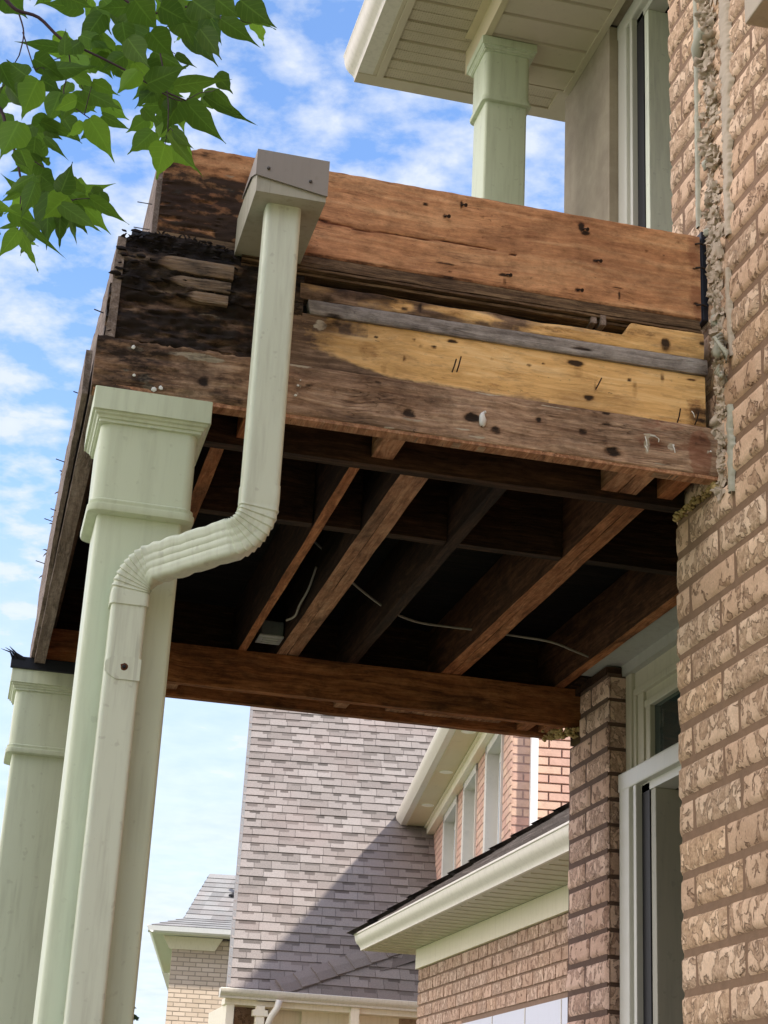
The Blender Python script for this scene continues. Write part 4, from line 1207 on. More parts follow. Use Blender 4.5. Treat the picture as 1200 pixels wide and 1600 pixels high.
mb.fm = [0] * len(mb.f); mb.ft = [0.5] * len(mb.f)
mb.build('side_skirt', 'wood_side', bal)
for (y, z, l_) in ((3.9, 2.0, 0.03), (4.25, 1.94, 0.025), (4.5, 2.04, 0.03), (5.0, 2.03, 0.035), (5.25, 1.96, 0.025), (5.6, 2.05, 0.035), (6.0, 2.03, 0.04)):
    nail(sr, (xs_(y) + 0.003, y, z), (-1, -0.2, 0.15), l_, 0.0016, 'nail_rust', head=False)
beam('side_underlayer', 0.168, 0.19, 3.72, 6.31, 1.826, 2.05, 'wood_inner_y', 'Y', 22)
mb = MB(); mb.box(0.226, 0.2440, 3.7195, 6.3, 2.148, 2.385); sp_ = mb.build('side_parapet', 'wood_side', bal)
nail(sp_, (0.228, 3.80, 2.276), (-1, 0, 0), 0.040, 0.0013, 'nail_steel', head=False)
nail(sp_, (0.228, 3.80, 2.202), (-1, 0, 0), 0.042, 0.0013, 'nail_steel', head=False)

# joists
JZ0, JZ1 = 1.823, 2.048
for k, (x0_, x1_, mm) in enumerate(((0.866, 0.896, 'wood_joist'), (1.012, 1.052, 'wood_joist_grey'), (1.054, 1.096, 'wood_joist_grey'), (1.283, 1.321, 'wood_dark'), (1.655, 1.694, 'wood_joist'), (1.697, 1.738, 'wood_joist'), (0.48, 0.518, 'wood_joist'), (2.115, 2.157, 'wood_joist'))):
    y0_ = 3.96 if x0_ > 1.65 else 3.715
    beam('joist', x0_, x1_, y0_, 6.31, JZ0 + 0.002 * (k % 3), JZ1, 'wood_dark' if x0_ < 1.6 else 'wood_joist_side', 'Y', 30 + k, 0.0022, 50, bottom=mm)  # side faces darker than undersides: mould and shade put into the colour
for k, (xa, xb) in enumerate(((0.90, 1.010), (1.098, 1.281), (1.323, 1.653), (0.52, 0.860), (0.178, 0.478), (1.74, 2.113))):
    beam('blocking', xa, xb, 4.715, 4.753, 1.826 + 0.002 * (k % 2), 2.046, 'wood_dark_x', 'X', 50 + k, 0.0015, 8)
for k, (xa, xb, mm) in enumerate(((0.846, 0.902, 'wood_joist_grey'), (1.462, 1.508, 'wood_joist_grey'), (1.511, 1.560, 'wood_joist_grey'), (1.618, 1.660, 'wood_joist'), (0.50, 0.54, 'wood_joist'))):
    beam('beam_spacer', xa, xb, 3.702, 3.871, 1.700 + 0.0, 1.815, mm, 'Y', 60 + k, 0.001, 6)
for k, (xa, xb) in enumerate(((0.62, 0.67), (1.285, 1.335))):
    beam('beam_spacer', xa, xb, 6.139, 6.311, 1.700, 1.815, 'wood_joist_grey', 'Y', 70 + k, 0.001, 6)
mb = MB()
for k in range(9):
    x = 1.49 + 0.052 * k
    mb.box(x, x + 0.048, 6.142, 6.308, 1.706 + 0.001 * (k % 3), 1.72)
mb.build('spacer_planks', 'wood_joist_grey', bal)
mb = MB(); mb.box(2.03, 2.075, 6.139, 6.311, 1.69, 1.815); mb.box(2.12, 2.19, 6.139, 6.311, 1.69, 1.815)
mb.build('beam_spacer', 'wood_joist', bal)
# deck panel (underside near black: mould, plus the bays' shade put into the colour)
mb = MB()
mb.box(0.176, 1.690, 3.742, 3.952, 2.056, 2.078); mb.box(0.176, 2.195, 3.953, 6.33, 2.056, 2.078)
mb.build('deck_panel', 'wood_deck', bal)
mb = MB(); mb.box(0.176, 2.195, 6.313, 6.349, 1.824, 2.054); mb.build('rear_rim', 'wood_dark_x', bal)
# screws, staples and bent nails on the front
for (x, z, dx, dz) in ((0.995, 1.880, 0.004, 0.018), (1.007, 1.885, 0.004, 0.022), (1.592, 1.838, 0.0, 0.020), (1.640, 1.838, 0.002, 0.018), (1.372, 1.893, 0.008, 0.016)):
    mb = MB(); mb.tube([(x, 3.672, z - dz * 0.5), (x + dx * 0.3, 3.660, z), (x + dx, 3.650, z + dz)], 0.0018, 6); mb.build('nail', 'nail_rust', rj)
for (x, z) in ((1.011, 2.370), (1.345, 2.362), (0.967, 2.328), (1.382, 2.274), (1.331, 2.178), (1.137, 2.187)):
    nail(bal, (x, 3.702, z), (0.3, -1, -0.2), 0.022, 0.0020, 'nail_rust', True, 0.006)
for (z) in (2.375, 2.302, 2.19):
    mb = MB(); mb.tube([(1.662, 3.697, z), (1.675, 3.690, z), (1.690, 3.692, z - 0.002)], 0.0028, 6); mb.build('nail', 'nail_rust', bal)
mb = MB(); mb.blob((1.072, 3.655, 1.746), (0.008, 0.006, 0.018), 3, 0.6); mb.blob((1.078, 3.656, 1.768), (0.004, 0.003, 0.004), 5, 0.5)
mb.build('putty_blob', 'white_crumb', bal, smooth=True)
mb = MB()
for (x, z, r) in ((0.61, 1.765, 0.0035), (0.606, 1.738, 0.0038), (0.615, 1.78, 0.002), (1.575, 1.757, 0.003), (0.22, 1.728, 0.004), (0.27, 1.70, 0.007), (0.285, 1.705, 0.006), (1.676, 1.755, 0.003), (0.212, 1.80, 0.005)):
    mb = MB(); mb.blob((x, 3.658, z), (r, r * 0.5, r), int(x * 100), 0.5, 0, 1); mb.build('foam_speck', 'white_crumb', fb)
mb = MB()
for (x0_, z0_, x1_, z1_) in ((1.498, 1.768, 1.503, 1.742), (1.512, 1.774, 1.534, 1.768), (1.534, 1.768, 1.534, 1.758), (1.498, 1.742, 1.504, 1.728), (1.572, 1.756, 1.578, 1.735), (1.625, 1.858, 1.633, 1.842)):
    mb = MB(); mb.tube([(x0_, 3.656, z0_), ((x0_ + x1_) / 2, 3.653, (z0_ + z1_) / 2), (x1_, 3.656, z1_)], 0.0013, 5); mb.build('staple', 'white_crumb', fb)

# ------------------------------------------------------------------ scupper box and downspout
ds = thing('downspout', 'long pale green downspout with an elbow, dropping from the grey-brown box on the balcony front', 'downspout', (0.265, 3.6, -H))
mb = MB()
mb.add([(0.432, 3.378, 2.106), (0.596, 3.378, 2.106), (0.596, 3.378, 2.210), (0.432, 3.378, 2.210),
        (0.432, 3.69, 2.106), (0.596, 3.69, 2.106), (0.596, 3.69, 2.210), (0.432, 3.69, 2.210)],
       [(0, 1, 2, 3), (0, 4, 5, 1), (0, 3, 7, 4), (1, 5, 6, 2), (3, 2, 6, 7)])
bx_ = mb.build('scupper_box', 'scupper_side', ds)
mb = MB()                                             # folded cap over the front and top, lower edge slanting
mb.add([(0.4275, 3.372, 2.146), (0.592, 3.372, 2.120), (0.5985, 3.372, 2.120), (0.5985, 3.372, 2.214), (0.4275, 3.372, 2.214),
        (0.4275, 3.376, 2.146), (0.592, 3.376, 2.120), (0.5985, 3.376, 2.120), (0.5985, 3.376, 2.214), (0.4275, 3.376, 2.214),
        (0.4275, 3.60, 2.214), (0.5985, 3.60, 2.214), (0.5985, 3.43, 2.14), (0.4275, 3.46, 2.19)],
       [(0, 1, 2, 3, 4), (5, 6, 1, 0), (4, 3, 11, 10), (3, 2, 12, 11), (6, 7, 2, 1), (4, 10, 13, 0)])
mb.build('scupper_cap', 'scupper_paint', bx_)
for (x, z) in ((0.456, 2.166), (0.556, 2.150)):
    mb = MB(); mb.blob((x, 3.370, z), (0.0042, 0.003, 0.0042), 1, 0.1); mb.build('screw', 'nail_steel', bx_)
# crumpled corner of the box on the left
def sweep(path, hw, hd, r, name, mat, parent, ribs=None, seams=(), seg=4, groove=True):
    """rounded-rectangle section swept along path; wide face towards -Y"""
    P = [Vector(p) for p in path]; mb = MB(); n = len(P); ref = Vector((0, -1, 0))
    sec = []
    for q, (sx, sy) in enumerate(((1, 1), (-1, 1), (-1, -1), (1, -1))):
        for i in range(seg + 1):
            a = (q + i / seg) * pi / 2
            sec.append((sx * (hw - r) + r * cos(a), sy * (hd - r) + r * sin(a)))
        if groove and q in (1, 3):
            pass
    # pressed grooves on the wide front face
    full = []
    for i, p in enumerate(sec):
        full.append(p); q2 = sec[(i + 1) % len(sec)]
        if abs(p[1] - q2[1]) < 1e-6 and abs(p[0] - q2[0]) > hw:
            sgn = 1 if q2[0] > p[0] else -1
            for k_ in range(1, 24):
                t_ = k_ / 24; xx = p[0] + (q2[0] - p[0]) * t_
                full.append((xx, p[1]))
    k = 0
    dist = 0.0
    for i, p in enumerate(P):
        T = (P[min(i + 1, n - 1)] - P[max(i - 1, 0)]).normalized()
        if i: dist += (P[i] - P[i - 1]).length
        Nf = (ref - T * ref.dot(T)).normalized(); Wd = T.cross(Nf).normalized()
        if Wd.x < 0: Wd = -Wd
        rb = ribs(i, dist) if ribs else (0.0, 0.0)
        for (a, b_) in full:
            sc_ = 1 + rb[0]
            dgr = 0.0
            if b_ > hd * 0.98:
                for gx in (-0.016, 0.0, 0.016):
                    dgr += -0.0022 * math.exp(-((a - gx) / 0.0028) ** 2) * rb[1]
            mb.v.append(tuple(p + Wd * a * sc_ + Nf * (b_ * sc_ + dgr)))
    m_ = len(full)
    for i in range(n - 1):
        for j in range(m_):
            j2 = (j + 1) % m_
            mb.f.append([i * m_ + j, i * m_ + j2, (i + 1) * m_ + j2, (i + 1) * m_ + j])
    mb.f.append(list(range(m_))[::-1]); mb.f.append([(n - 1) * m_ + j for j in range(m_)])
    mb.fm = [0] * len(mb.f); mb.ft = [0.5] * len(mb.f)
    return mb.build(name, mat, parent, auto=40)
A = Vector((0.5075, 3.449, 2.15)); C1 = Vector((0.5075, 3.449, 1.300)); C2 = Vector((0.2640, 3.638, 1.240)); E_ = Vector((0.2640, 3.638, -H + 0.12))
def arc(Pa, C, Pb, R, n):
    d1 = (Pa - C).normalized(); d2 = (Pb - C).normalized(); ang = d1.angle(d2); t_ = R / math.tan(ang / 2)
    s1 = C + d1 * t_; s2 = C + d2 * t_; bis = (d1 + d2).normalized(); O_ = C + bis * (R / math.sin(ang / 2))
    a1 = s1 - O_; a2 = s2 - O_; tot = a1.angle(a2); out = []
    for i in range(n + 1):
        q = i / n
        out.append(O_ + (a1 * math.sin((1 - q) * tot) + a2 * math.sin(q * tot)) / math.sin(tot))
    return out
arc1 = arc(A, C1, C2, 0.072, 44); arc2 = arc(C1, C2, E_, 0.072, 44)
straight = []
s_top = arc1[0]
for i in range(31):
    q = i / 30; p = A.lerp(s_top + Vector((0, 0, 0.015)), q); straight.append(p)
def rib_top(i, d):
    t_ = i / 30
    return (0.012 * math.sin(t_ * 3.0) + (-0.05 if i == 0 else 0), 0.0)
sweep(straight, 0.0415, 0.029, 0.012, 'pipe', 'downspout_paint', ds, rib_top)
elb = [s_top + Vector((0, 0, 0.045 - 0.045 * i / 6)) for i in range(6)] + arc1 + [arc1[-1].lerp(arc2[0], i / 12) for i in range(1, 12)] + arc2 + [arc2[-1] - Vector((0, 0, 0.004 * i)) for i in range(1, 8)]
n_a = 6; n_b = 6 + 45; n_c = n_b + 11; n_d = n_c + 45
def rib_e(i, d):
    sc_ = 0.03; g_ = 0.0
    if n_a <= i < n_b:
        u = (i - n_a) / 45; sc_ = 0.015 + 0.085 * (((i - n_a) % 5) / 4.0 - 0.5) * sstep(0, 0.1, u); g_ = 0.15 + 0.5 * u
    elif n_b <= i < n_c:
        u = (i - n_b); sc_ = (0.035 if u < 6 else 0.055) if u not in (2, 6, 9) else -0.02; g_ = 0.8
    elif n_c <= i < n_d:
        u = (i - n_c) / 45; sc_ = 0.015 + 0.095 * (((i - n_c) % 5) / 4.0 - 0.5) * sstep(1.0, 0.9, u); g_ = 0.7 - 0.6 * u
    return (sc_, g_)
sweep(elb, 0.0415, 0.029, 0.010, 'elbow', 'downspout_paint', ds, rib_e)
low = [arc2[-1].lerp(E_, i / 40) for i in range(41)]
sweep(low, 0.0385, 0.027, 0.009, 'pipe', 'downspout_paint', ds, lambda i, d: (0.0, 0.0))
# strap with a rusty screw
mb = MB()
zc = 1.008
mb.v = []
pts = [(0.2255, zc - 0.010), (0.2255, zc + 0.012), (0.240, zc + 0.024), (0.285, zc + 0.026), (0.3025, zc + 0.022), (0.3025, zc - 0.026), (0.250, zc - 0.026), (0.236, zc - 0.018)]
mb.prism([(x, z) for x, z in pts], 'Y', 3.6085, 3.6115)
st = mb.build('strap', 'downspout_paint', ds)
mb = MB(); mb.blob((0.2665, 3.6085, zc + 0.002), (0.0085, 0.001, 0.0085), 1, 0.3); mb.build('rust_stain', 'rust_spot', st)
mb = MB(); mb.blob((0.2665, 3.607, zc + 0.002), (0.0045, 0.0025, 0.0045), 2, 0.1); mb.build('screw', 'black_rubber', st)

# ------------------------------------------------------------------ cable and junction box under the deck
mb = MB()
cp_ = [(0.98, 5.30, 1.99), (1.10, 5.42, 1.955), (1.148, 5.474, 1.93), (1.23, 5.53, 1.90), (1.33, 5.60, 1.878), (1.439, 5.66, 1.872), (1.56, 5.69, 1.878), (1.69, 5.70, 1.882), (1.80, 5.68, 1.872), (1.946, 5.67, 1.862), (2.05, 5.70, 1.848), (2.125, 5.73, 1.84)]
def smoothpath(pts, n=6):
    P = [Vector(p) for p in pts]; out = []
    for i in range(len(P) - 1):
        p0 = P[max(i - 1, 0)]; p1 = P[i]; p2 = P[i + 1]; p3 = P[min(i + 2, len(P) - 1)]
        for k in range(n):
            t_ = k / n
            out.append(0.5 * ((2 * p1) + (p2 - p0) * t_ + (2 * p0 - 5 * p1 + 4 * p2 - p3) * t_ * t_ + (3 * p1 - p0 - 3 * p2 + p3) * t_ ** 3))
    out.append(P[-1]); return out
mb.tube(smoothpath(cp_), 0.0042, 8)
o = mb.build('cable', 'cable_white', smooth=True); tag(o, 'long thin white cable sagging between the joists under the deck', 'cable')
mb = MB(); mb.tube(smoothpath([(1.006, 5.38, 1.93), (1.004, 5.48, 1.885), (0.998, 5.60, 1.862), (0.998, 5.68, 1.845), (0.975, 5.72, 1.838)]), 0.0042, 8)
o = mb.build('cable', 'cable_white', smooth=True); tag(o, 'short white cable end dangling beside the joist above the junction box', 'cable')
jb = thing('junction_box', 'small grey junction box with pressed cover beside the joist above the rear beam', 'junction box', (0.96, 6.0, 1.84))
mb = MB(); mb.box(0.925, 1.008, 5.955, 6.045, 1.850, 1.905, 0, None, 0.004); mb.build('body', 'box_plastic', jb)
mb = MB(); mb.box(0.918, 1.010, 5.948, 6.050, 1.842, 1.850, 0, None, 0.003)
mb.box(0.935, 0.993, 5.965, 5.975, 1.836, 1.842); mb.box(0.935, 0.993, 5.99, 6.0, 1.836, 1.842); mb.box(0.935, 0.993, 6.015, 6.025, 1.836, 1.842)
mb.build('cover', 'flashing', jb)
# ------------------------------------------------------------------ garage wing beyond (same street line)
gar = thing('garage', 'low brick garage with pale gutter, cream frieze and white blind window, just beyond the house', 'garage', (3.51, 11.5, -H))
mb = MB()
mb.box(3.514, 8.9, 7.2, 13.25, -H, 1.57, 1)
bricks(mb, (3.514, 13.26), (0, -1), (-1, 0), 6.0, -H + 0.018, 1.552, bl=0.215, first=0.105, seed=21, holes=((1.24, 3.9, -0.75, 1.062),))
bricks(mb, (3.514, 7.2), (1, 0), (0, -1), 5.3, -H + 0.018, 1.552, bl=0.215, first=0.105, seed=22)
bricks(mb, (3.514, 13.25), (1, 0), (0, 1), 5.3, -H + 0.018, 1.552, bl=0.215, first=0.105, seed=23)
mb.build('wall', ['brick_garage', 'mortar_garage'], gar)
mb = MB()
mb.box(3.485, 3.52, 7.1, 13.285, 1.553, 1.704)
mb.box(3.521, 8.9, 13.251, 13.285, 1.553, 1.704)
mb.build('frieze', 'cream_trim', gar)
mb = MB(); mb.box(3.135, 3.484, 7.1, 13.60, 1.706, 1.716)
for k in range(40):
    y = 13.5 - k * 0.16
    mb.box(3.16, 3.475, y - 0.01, y, 1.700, 1.7065)
mb.box(3.485, 8.9, 13.286, 13.60, 1.706, 1.716)
mb.build('soffit', 'soffit_light', gar)
gp = [(3.115, 1.704), (3.112, 1.722), (3.098, 1.742), (3.078, 1.757), (3.066, 1.780), (3.060, 1.812), (3.052, 1.816), (3.052, 1.828), (3.064, 1.828), (3.064, 1.815), (3.134, 1.815), (3.134, 1.704)]
mb = MB(); mb.prism(gp, 'Y', 7.1, 13.62); mb.prism([(13.62 + (3.134 - x) * 1.0 - 0.0, z) for x, z in gp] if False else [(13.60 + (3.134 - x), z) for x, z in gp], 'X', 3.14, 8.9)
mb.build('gutter', 'gutter_paint', gar, auto=35)
th = math.atan(0.68)
S = Vector((cos(th), 0, sin(th))); Nn = Vector((-sin(th), 0, cos(th)))
mb = MB()
rows = 26
shingles(mb, (3.08, 13.62, 1.830), (0, -1, 0), S, Nn, 6.5, rows, u0=lambda r: (r + 1) * 0.143 * cos(th) - 0.02, u1=lambda r: 6.5, seed=5, lift=0.012)
S2 = Vector((0, -cos(th), sin(th)))
shingles(mb, (3.08, 13.62, 1.830), (1, 0, 0), S2, Vector((0, sin(th), cos(th))), 5.8, rows, u0=lambda r: (r + 1) * 0.143 * cos(th) - 0.02, u1=lambda r: 5.8, seed=6, far=True)
mb.box(3.2, 8.9, 7.2, 13.4, 1.73, 1.80)
hd = Vector((1, -1, 0.68)).normalized(); hs = Vector((1, 1, 0)).normalized(); hb = Vector((3.08, 13.62, 1.838)); hn = Vector((-0.25, 0.25, 0.9)).normalized()
for i in range(16):                                     # hip caps
    A_ = hb + hd * (-0.03 + i * 0.20) + hn * 0.040; B_ = A_ + hd * 0.24 - hn * 0.016; w = 0.13
    mb.add([tuple(A_ - hs * w - hn * 0.045), tuple(A_), tuple(A_ + hs * w - hn * 0.045), tuple(B_ - hs * w - hn * 0.045), tuple(B_), tuple(B_ + hs * w - hn * 0.045)], [(0, 1, 4, 3), (1, 2, 5, 4), (0, 1, 2)], 0, 0.3 + 0.2 * (i % 3))
mb.build('roof', 'shingle_grey', gar)
wn = MB(); wn.box(3.500, 3.512, 9.36, 12.02, -0.75, 1.055)
wo_ = wn.build('window', 'lavender_blind', gar)
wn = MB()
for y in (11.27, 10.58, 9.9):
    wn.box(3.496, 3.502, y - 0.006, y + 0.006, -0.75, 1.055)
wn.build('seam', 'stone_jamb', wo_)

# ------------------------------------------------------------------ neighbouring house, turned by 9 degrees
a9 = RAD(9)
U9 = Vector((cos(a9), -sin(a9), 0)); V9 = Vector((sin(a9), cos(a9), 0))
def LP(u, v, z):
    p = U9 * u + V9 * v
    return (p.x, p.y, z)
class LB(MB):
    """boxes given in the turned house's own axes"""
    def lbox(s, u0, u1, v0, v1, z0, z1, mi=0, tone=None):
        vs_ = [LP(u, v, z) for u in (u0, u1) for v in (v0, v1) for z in (z0, z1)]
        s.add(vs_, [(0, 1, 3, 2), (4, 6, 7, 5), (0, 4, 5, 1), (2, 3, 7, 6), (0, 2, 6, 4), (1, 5, 7, 3)], mi, tone)
    def lprism(s, pts, v0, v1, mi=0):
        n = len(pts)
        vs_ = [LP(u, v0, z) for u, z in pts] + [LP(u, v1, z) for u, z in pts]
        s.add(vs_, [list(range(n)), list(range(2 * n - 1, n - 1, -1))] + [[i, (i + 1) % n, n + (i + 1) % n, n + i] for i in range(n)], mi)
nb = thing('neighbour_house', 'two-storey pink brick house next door with a steep grey shingle roof', 'house', (4.8, 16.5, -H))
mb = LB()
wins = ((17.60, 18.78), (16.10, 17.08), (14.45, 15.48))
mb.lbox(2.30, 9.0, 14.02, 20.5, -H, 3.9, 1)
prev = 14.005
segs = sorted(wins)
for (w0, w1) in segs + [(20.6, 20.6)]:
    mb.lbox(2.139, 2.31, prev, min(w0, 20.6), -H, 3.9, 1); prev = w1
for (w0, w1) in segs:
    mb.lbox(2.139, 2.31, w0, w1, -H, 1.6, 1)
    mb.lbox(2.139, 2.31, w0, w1, 3.82, 3.9, 1)
O_ = LP(2.139, 13.995, 0)
bricks(mb, (O_[0], O_[1]), (V9.x, V9.y), (-U9.x, -U9.y), 6.5, -H, 3.88, course=0.075, bl=0.215, first=0.105, seed=31, joint=0.01, proud=0.004,
       holes=tuple((w0 - 14.0, w1 - 14.0, 1.6, 3.82) for w0, w1 in segs))
O_ = LP(2.139, 14.005, 0)
bricks(mb, (O_[0], O_[1]), (U9.x, U9.y), (-V9.x, -V9.y), 6.5, -H, 4.0, course=0.075, bl=0.215, first=0.105, seed=32, joint=0.01, proud=0.004)
mb.build('wall', ['brick_pink', 'mortar_pink'], nb)
for (w0, w1) in segs:
    mb = LB()
    # stone surround: jambs and head standing slightly proud
    mb.lbox(2.118, 2.30, w0, w0 + 0.035, 1.6, 3.80)
    mb.lbox(2.118, 2.30, w1 - 0.115, w1, 1.6, 3.80)
    mb.lbox(2.118, 2.30, w0, w1, 3.72, 3.835)
    w_ = mb.build('window', 'stone_jamb', nb)
    mb = LB(); mb.lbox(2.232, 2.29, w0 + 0.036, w1 - 0.116, 1.6, 3.72)
    mb.build('frame', 'white_trim', w_)
    mb = LB(); mb.lbox(2.226, 2.2315, w0 + 0.10, w1 - 0.19, 1.7, 3.62)
    mb.build('pane', 'bright_glass', w_)
mb = LB()
mb.lbox(2.055, 2.135, 13.99, 20.3, 3.800, 3.908)
mb.lbox(2.03, 2.055, 13.99, 20.3, 3.885, 3.908)
mb.build('frieze', 'cream_trim', nb)
mb = LB(); mb.lbox(1.83, 2.03, 13.98, 20.1, 3.910, 3.92)
mb.lbox(1.815, 1.83, 13.98, 20.1, 3.902, 3.918)
mb.build('soffit', 'cream_soffit', nb)
mb = LB(); mb.lprism([(1.75, 3.908), (1.735, 3.925), (1.705, 3.955), (1.692, 3.985), (1.688, 4.02), (1.70, 4.02), (1.815, 4.02), (1.815, 3.908)], 13.98, 19.95)
mb.build('gutter', 'gutter_paint', nb, auto=35)
for v_ in (15.32, 17.04, 18.73):
    mb = LB(); c_ = LP(1.935, v_, 3.905); k_ = len(mb.v); n = 20
    for z_, r_ in ((3.911, 0.07), (3.903, 0.07), (3.901, 0.055), (3.906, 0.045)):
        for i in range(n):
            t_ = 2 * pi * i / n; mb.v.append((c_[0] + r_ * cos(t_), c_[1] + r_ * sin(t_), z_))
    for q in range(3):
        for i in range(n):
            i2 = (i + 1) % n; mb.f.append([q * n + i, q * n + i2, (q + 1) * n + i2, (q + 1) * n + i])
    mb.f.append([3 * n + i for i in range(n)]); mb.fm = [0] * len(mb.f); mb.ft = [0.5] * len(mb.f)
    mb.build('pot_light', 'pot_light', nb)
mb = LB(); mb.lbox(2.296, 2.356, 13.93, 13.996, -H + 0.1, 4.6)
mb.build('downspout', 'white_trim', nb)
mb = LB()                                              # roof of the wing
mb.lprism([(1.69, 4.025), (5.5, 6.3), (9.3, 4.025)], 13.98, 24.0)
mb.build('wing_roof', 'shingle_grey', nb)
# steep main roof facing us
tt = math.atan(1.2)
S = V9 * cos(tt) + Vector((0, 0, sin(tt))); Nn = -V9 * sin(tt) + Vector((0, 0, cos(tt)))
z_0 = 1.66; v_0 = 19.28 + (z_0 - 3.08) / 1.2
mb = LB()
def u1_(r):
    z = z_0 + r * 0.143 * sin(tt)
    uh = 0.324 + 0.12 + (z - 1.74) * 2.23
    return min(5.2, max(0.6, uh + 0.12))
shingles(mb, LP(-0.12, v_0, z_0), U9, S, Nn, 5.2, 52, u1=lambda r: u1_(r), seed=41, lift=0.014)
top = 52 * 0.143
P0 = Vector(LP(-0.11, v_0, z_0)) - Nn * 0.02; P1 = Vector(LP(5.1, v_0, z_0)) - Nn * 0.02
Q0 = P0 + S * top; Q1 = P1 + S * top
R0 = Vector(LP(-0.11, v_0 + 11, z_0)); R1 = Vector(LP(5.1, v_0 + 11, z_0))
# body under the roof (front plane starts behind the hip)
M0 = Vector(LP(0.45, v_0, z_0)) - Nn * 0.02
mb.add([tuple(P0), tuple(M0), tuple(P1 + S * 2.4), tuple(Q0), tuple(Q1)], [(0, 1, 2, 4, 3)], 0, 0.1)
mb.add([tuple(Q0), tuple(Q1), tuple(R0), tuple(R1), tuple(P0)], [(0, 1, 3, 2), (0, 2, 4)], 0, 0.5)
mb.build('main_roof', 'shingle_grey', nb)
mb = LB()
mb.add([tuple(P0 + Nn * 0.005 - U9 * 0.02), tuple(P0 + Nn * 0.03 - U9 * 0.02), tuple(Q0 + Nn * 0.03 - U9 * 0.02), tuple(Q0 + Nn * 0.005 - U9 * 0.02),
        tuple(P0 + Nn * 0.005 + U9 * 0.02), tuple(P0 + Nn * 0.034 + U9 * 0.02), tuple(Q0 + Nn * 0.034 + U9 * 0.02), tuple(Q0 + Nn * 0.005 + U9 * 0.02)],
       [(0, 1, 2, 3), (1, 5, 6, 2), (4, 5, 6, 7), (0, 4, 5, 1)])
mb.build('rake_edge', 'shingle_far', nb)
mb = LB(); mb.lbox(-0.02, 5.0, v_0 + 0.5, v_0 + 9, -H, z_0 + 0.1)
mb.build('rear_body', 'brick_plain', nb)
# lower roof plane right of the hip, its ridge caps and gutter
kk = 1.56; t2 = math.atan(kk)
S = Vector((0, cos(t2), sin(t2))); Nn = Vector((0, -sin(t2), cos(t2)))
mb = MB()
gx0, gy, gz = 3.15, 17.80, 1.735
shingles(mb, (gx0, gy, gz), (1, 0, 0), S, Nn, 3.2, 10, u0=lambda r: r * 0.143 * sin(t2) * 2.33, u1=lambda r: 3.2, seed=47, lift=0.014)
mb.add([(gx0, gy, gz - 0.01), (gx0 + 3.2, gy, gz - 0.01), (gx0 + 3.2, gy + 0.9, gz + 0.9 * kk - 0.01), (gx0 + 3.26, gy + 0.9, gz + 0.9 * kk - 0.01)], [(0, 1, 2, 3)], 0, 0.1)
mb.build('porch_roof', 'shingle_grey', nb)
mb = MB()
Pa = Vector((gx0 - 0.02, gy - 0.01, gz + 0.005)); Pb = Vector((4.41, 18.145, 2.277)); D = (Pb - Pa)
Ln = D.length; D.normalize(); side = (D.cross(Vector((0.0, -0.80, 0.6)))).normalized(); nrm = side.cross(D).normalized()
if nrm.y > 0: nrm = -nrm
for i in range(9):
    s0 = 0.13 + i * 0.215; rr = random.Random(i)
    A_ = Pa + D * s0 + nrm * 0.045; B_ = Pa + D * (s0 + 0.25) + nrm * 0.022
    w = 0.10
    mb.add([tuple(A_ - side * w - nrm * 0.012), tuple(A_), tuple(A_ + side * w - nrm * 0.012), tuple(B_ - side * w - nrm * 0.012), tuple(B_), tuple(B_ + side * w - nrm * 0.012),
            tuple(A_ - side * w - nrm * 0.05), tuple(A_ - nrm * 0.03), tuple(A_ + side * w - nrm * 0.05)],
           [(0, 1, 4, 3), (1, 2, 5, 4), (6, 7, 1, 0), (7, 8, 2, 1), (6, 0, 3), (2, 8, 5)], 0, rr.choice((0.35, 0.5, 0.6, 0.3)))
mb.build('hip_caps', 'shingle_grey', nb)
mb = MB()
gp = [(gy - 0.01, 1.655), (gy - 0.015, 1.675), (gy - 0.045, 1.695), (gy - 0.06, 1.715), (gy - 0.065, 1.745), (gy - 0.055, 1.75), (gy + 0.06, 1.745), (gy + 0.06, 1.655)]
mb.prism(gp, 'X', 2.63, 6.3)
pg = mb.build('porch_gutter', 'gutter_paint', nb, auto=35)
mb = MB()
mb.box(2.70, 6.3, gy + 0.061, gy + 0.30, 1.60, 1.66)
mb.box(2.72, 2.80, gy + 0.07, gy + 1.3, 1.2, 1.6)
mb.box(3.55, 6.3, gy + 0.301, gy + 0.40, 1.36, 1.66)
mb.box(3.22, 3.55, gy + 0.35, gy + 0.45, 1.0, 1.66)
mb.build('porch_soffit', 'cream_trim', nb)
mb = MB(); mb.box(2.80, 3.22, gy + 0.6, gy + 0.75, 0.6, 1.6)
mb.box(3.22, 6.3, gy + 0.46, gy + 0.75, -H, 1.36)
mb.build('porch_wall', 'brick_plain', nb)
for x in (3.02, 4.01):
    mb = MB(); mb.box(x, x + 0.09, gy + 0.02, gy + 0.11, -H, 1.60 if x < 3.5 else 1.655, 0, None, 0.004)
    if x < 3.5: mb.box(x - 0.03, x + 0.12, gy + 0.01, gy + 0.12, 1.50, 1.56)
    mb.build('post', 'cream_trim', nb)
mb = MB(); mb.tube([(3.24, gy - 0.05, 1.66), (3.22, gy - 0.05, 1.58), (3.17, gy - 0.02, 1.50), (3.14, gy, 1.40), (3.14, gy, -H)], 0.034, 10)
mb.build('downspout', 'gutter_paint', nb, smooth=True)

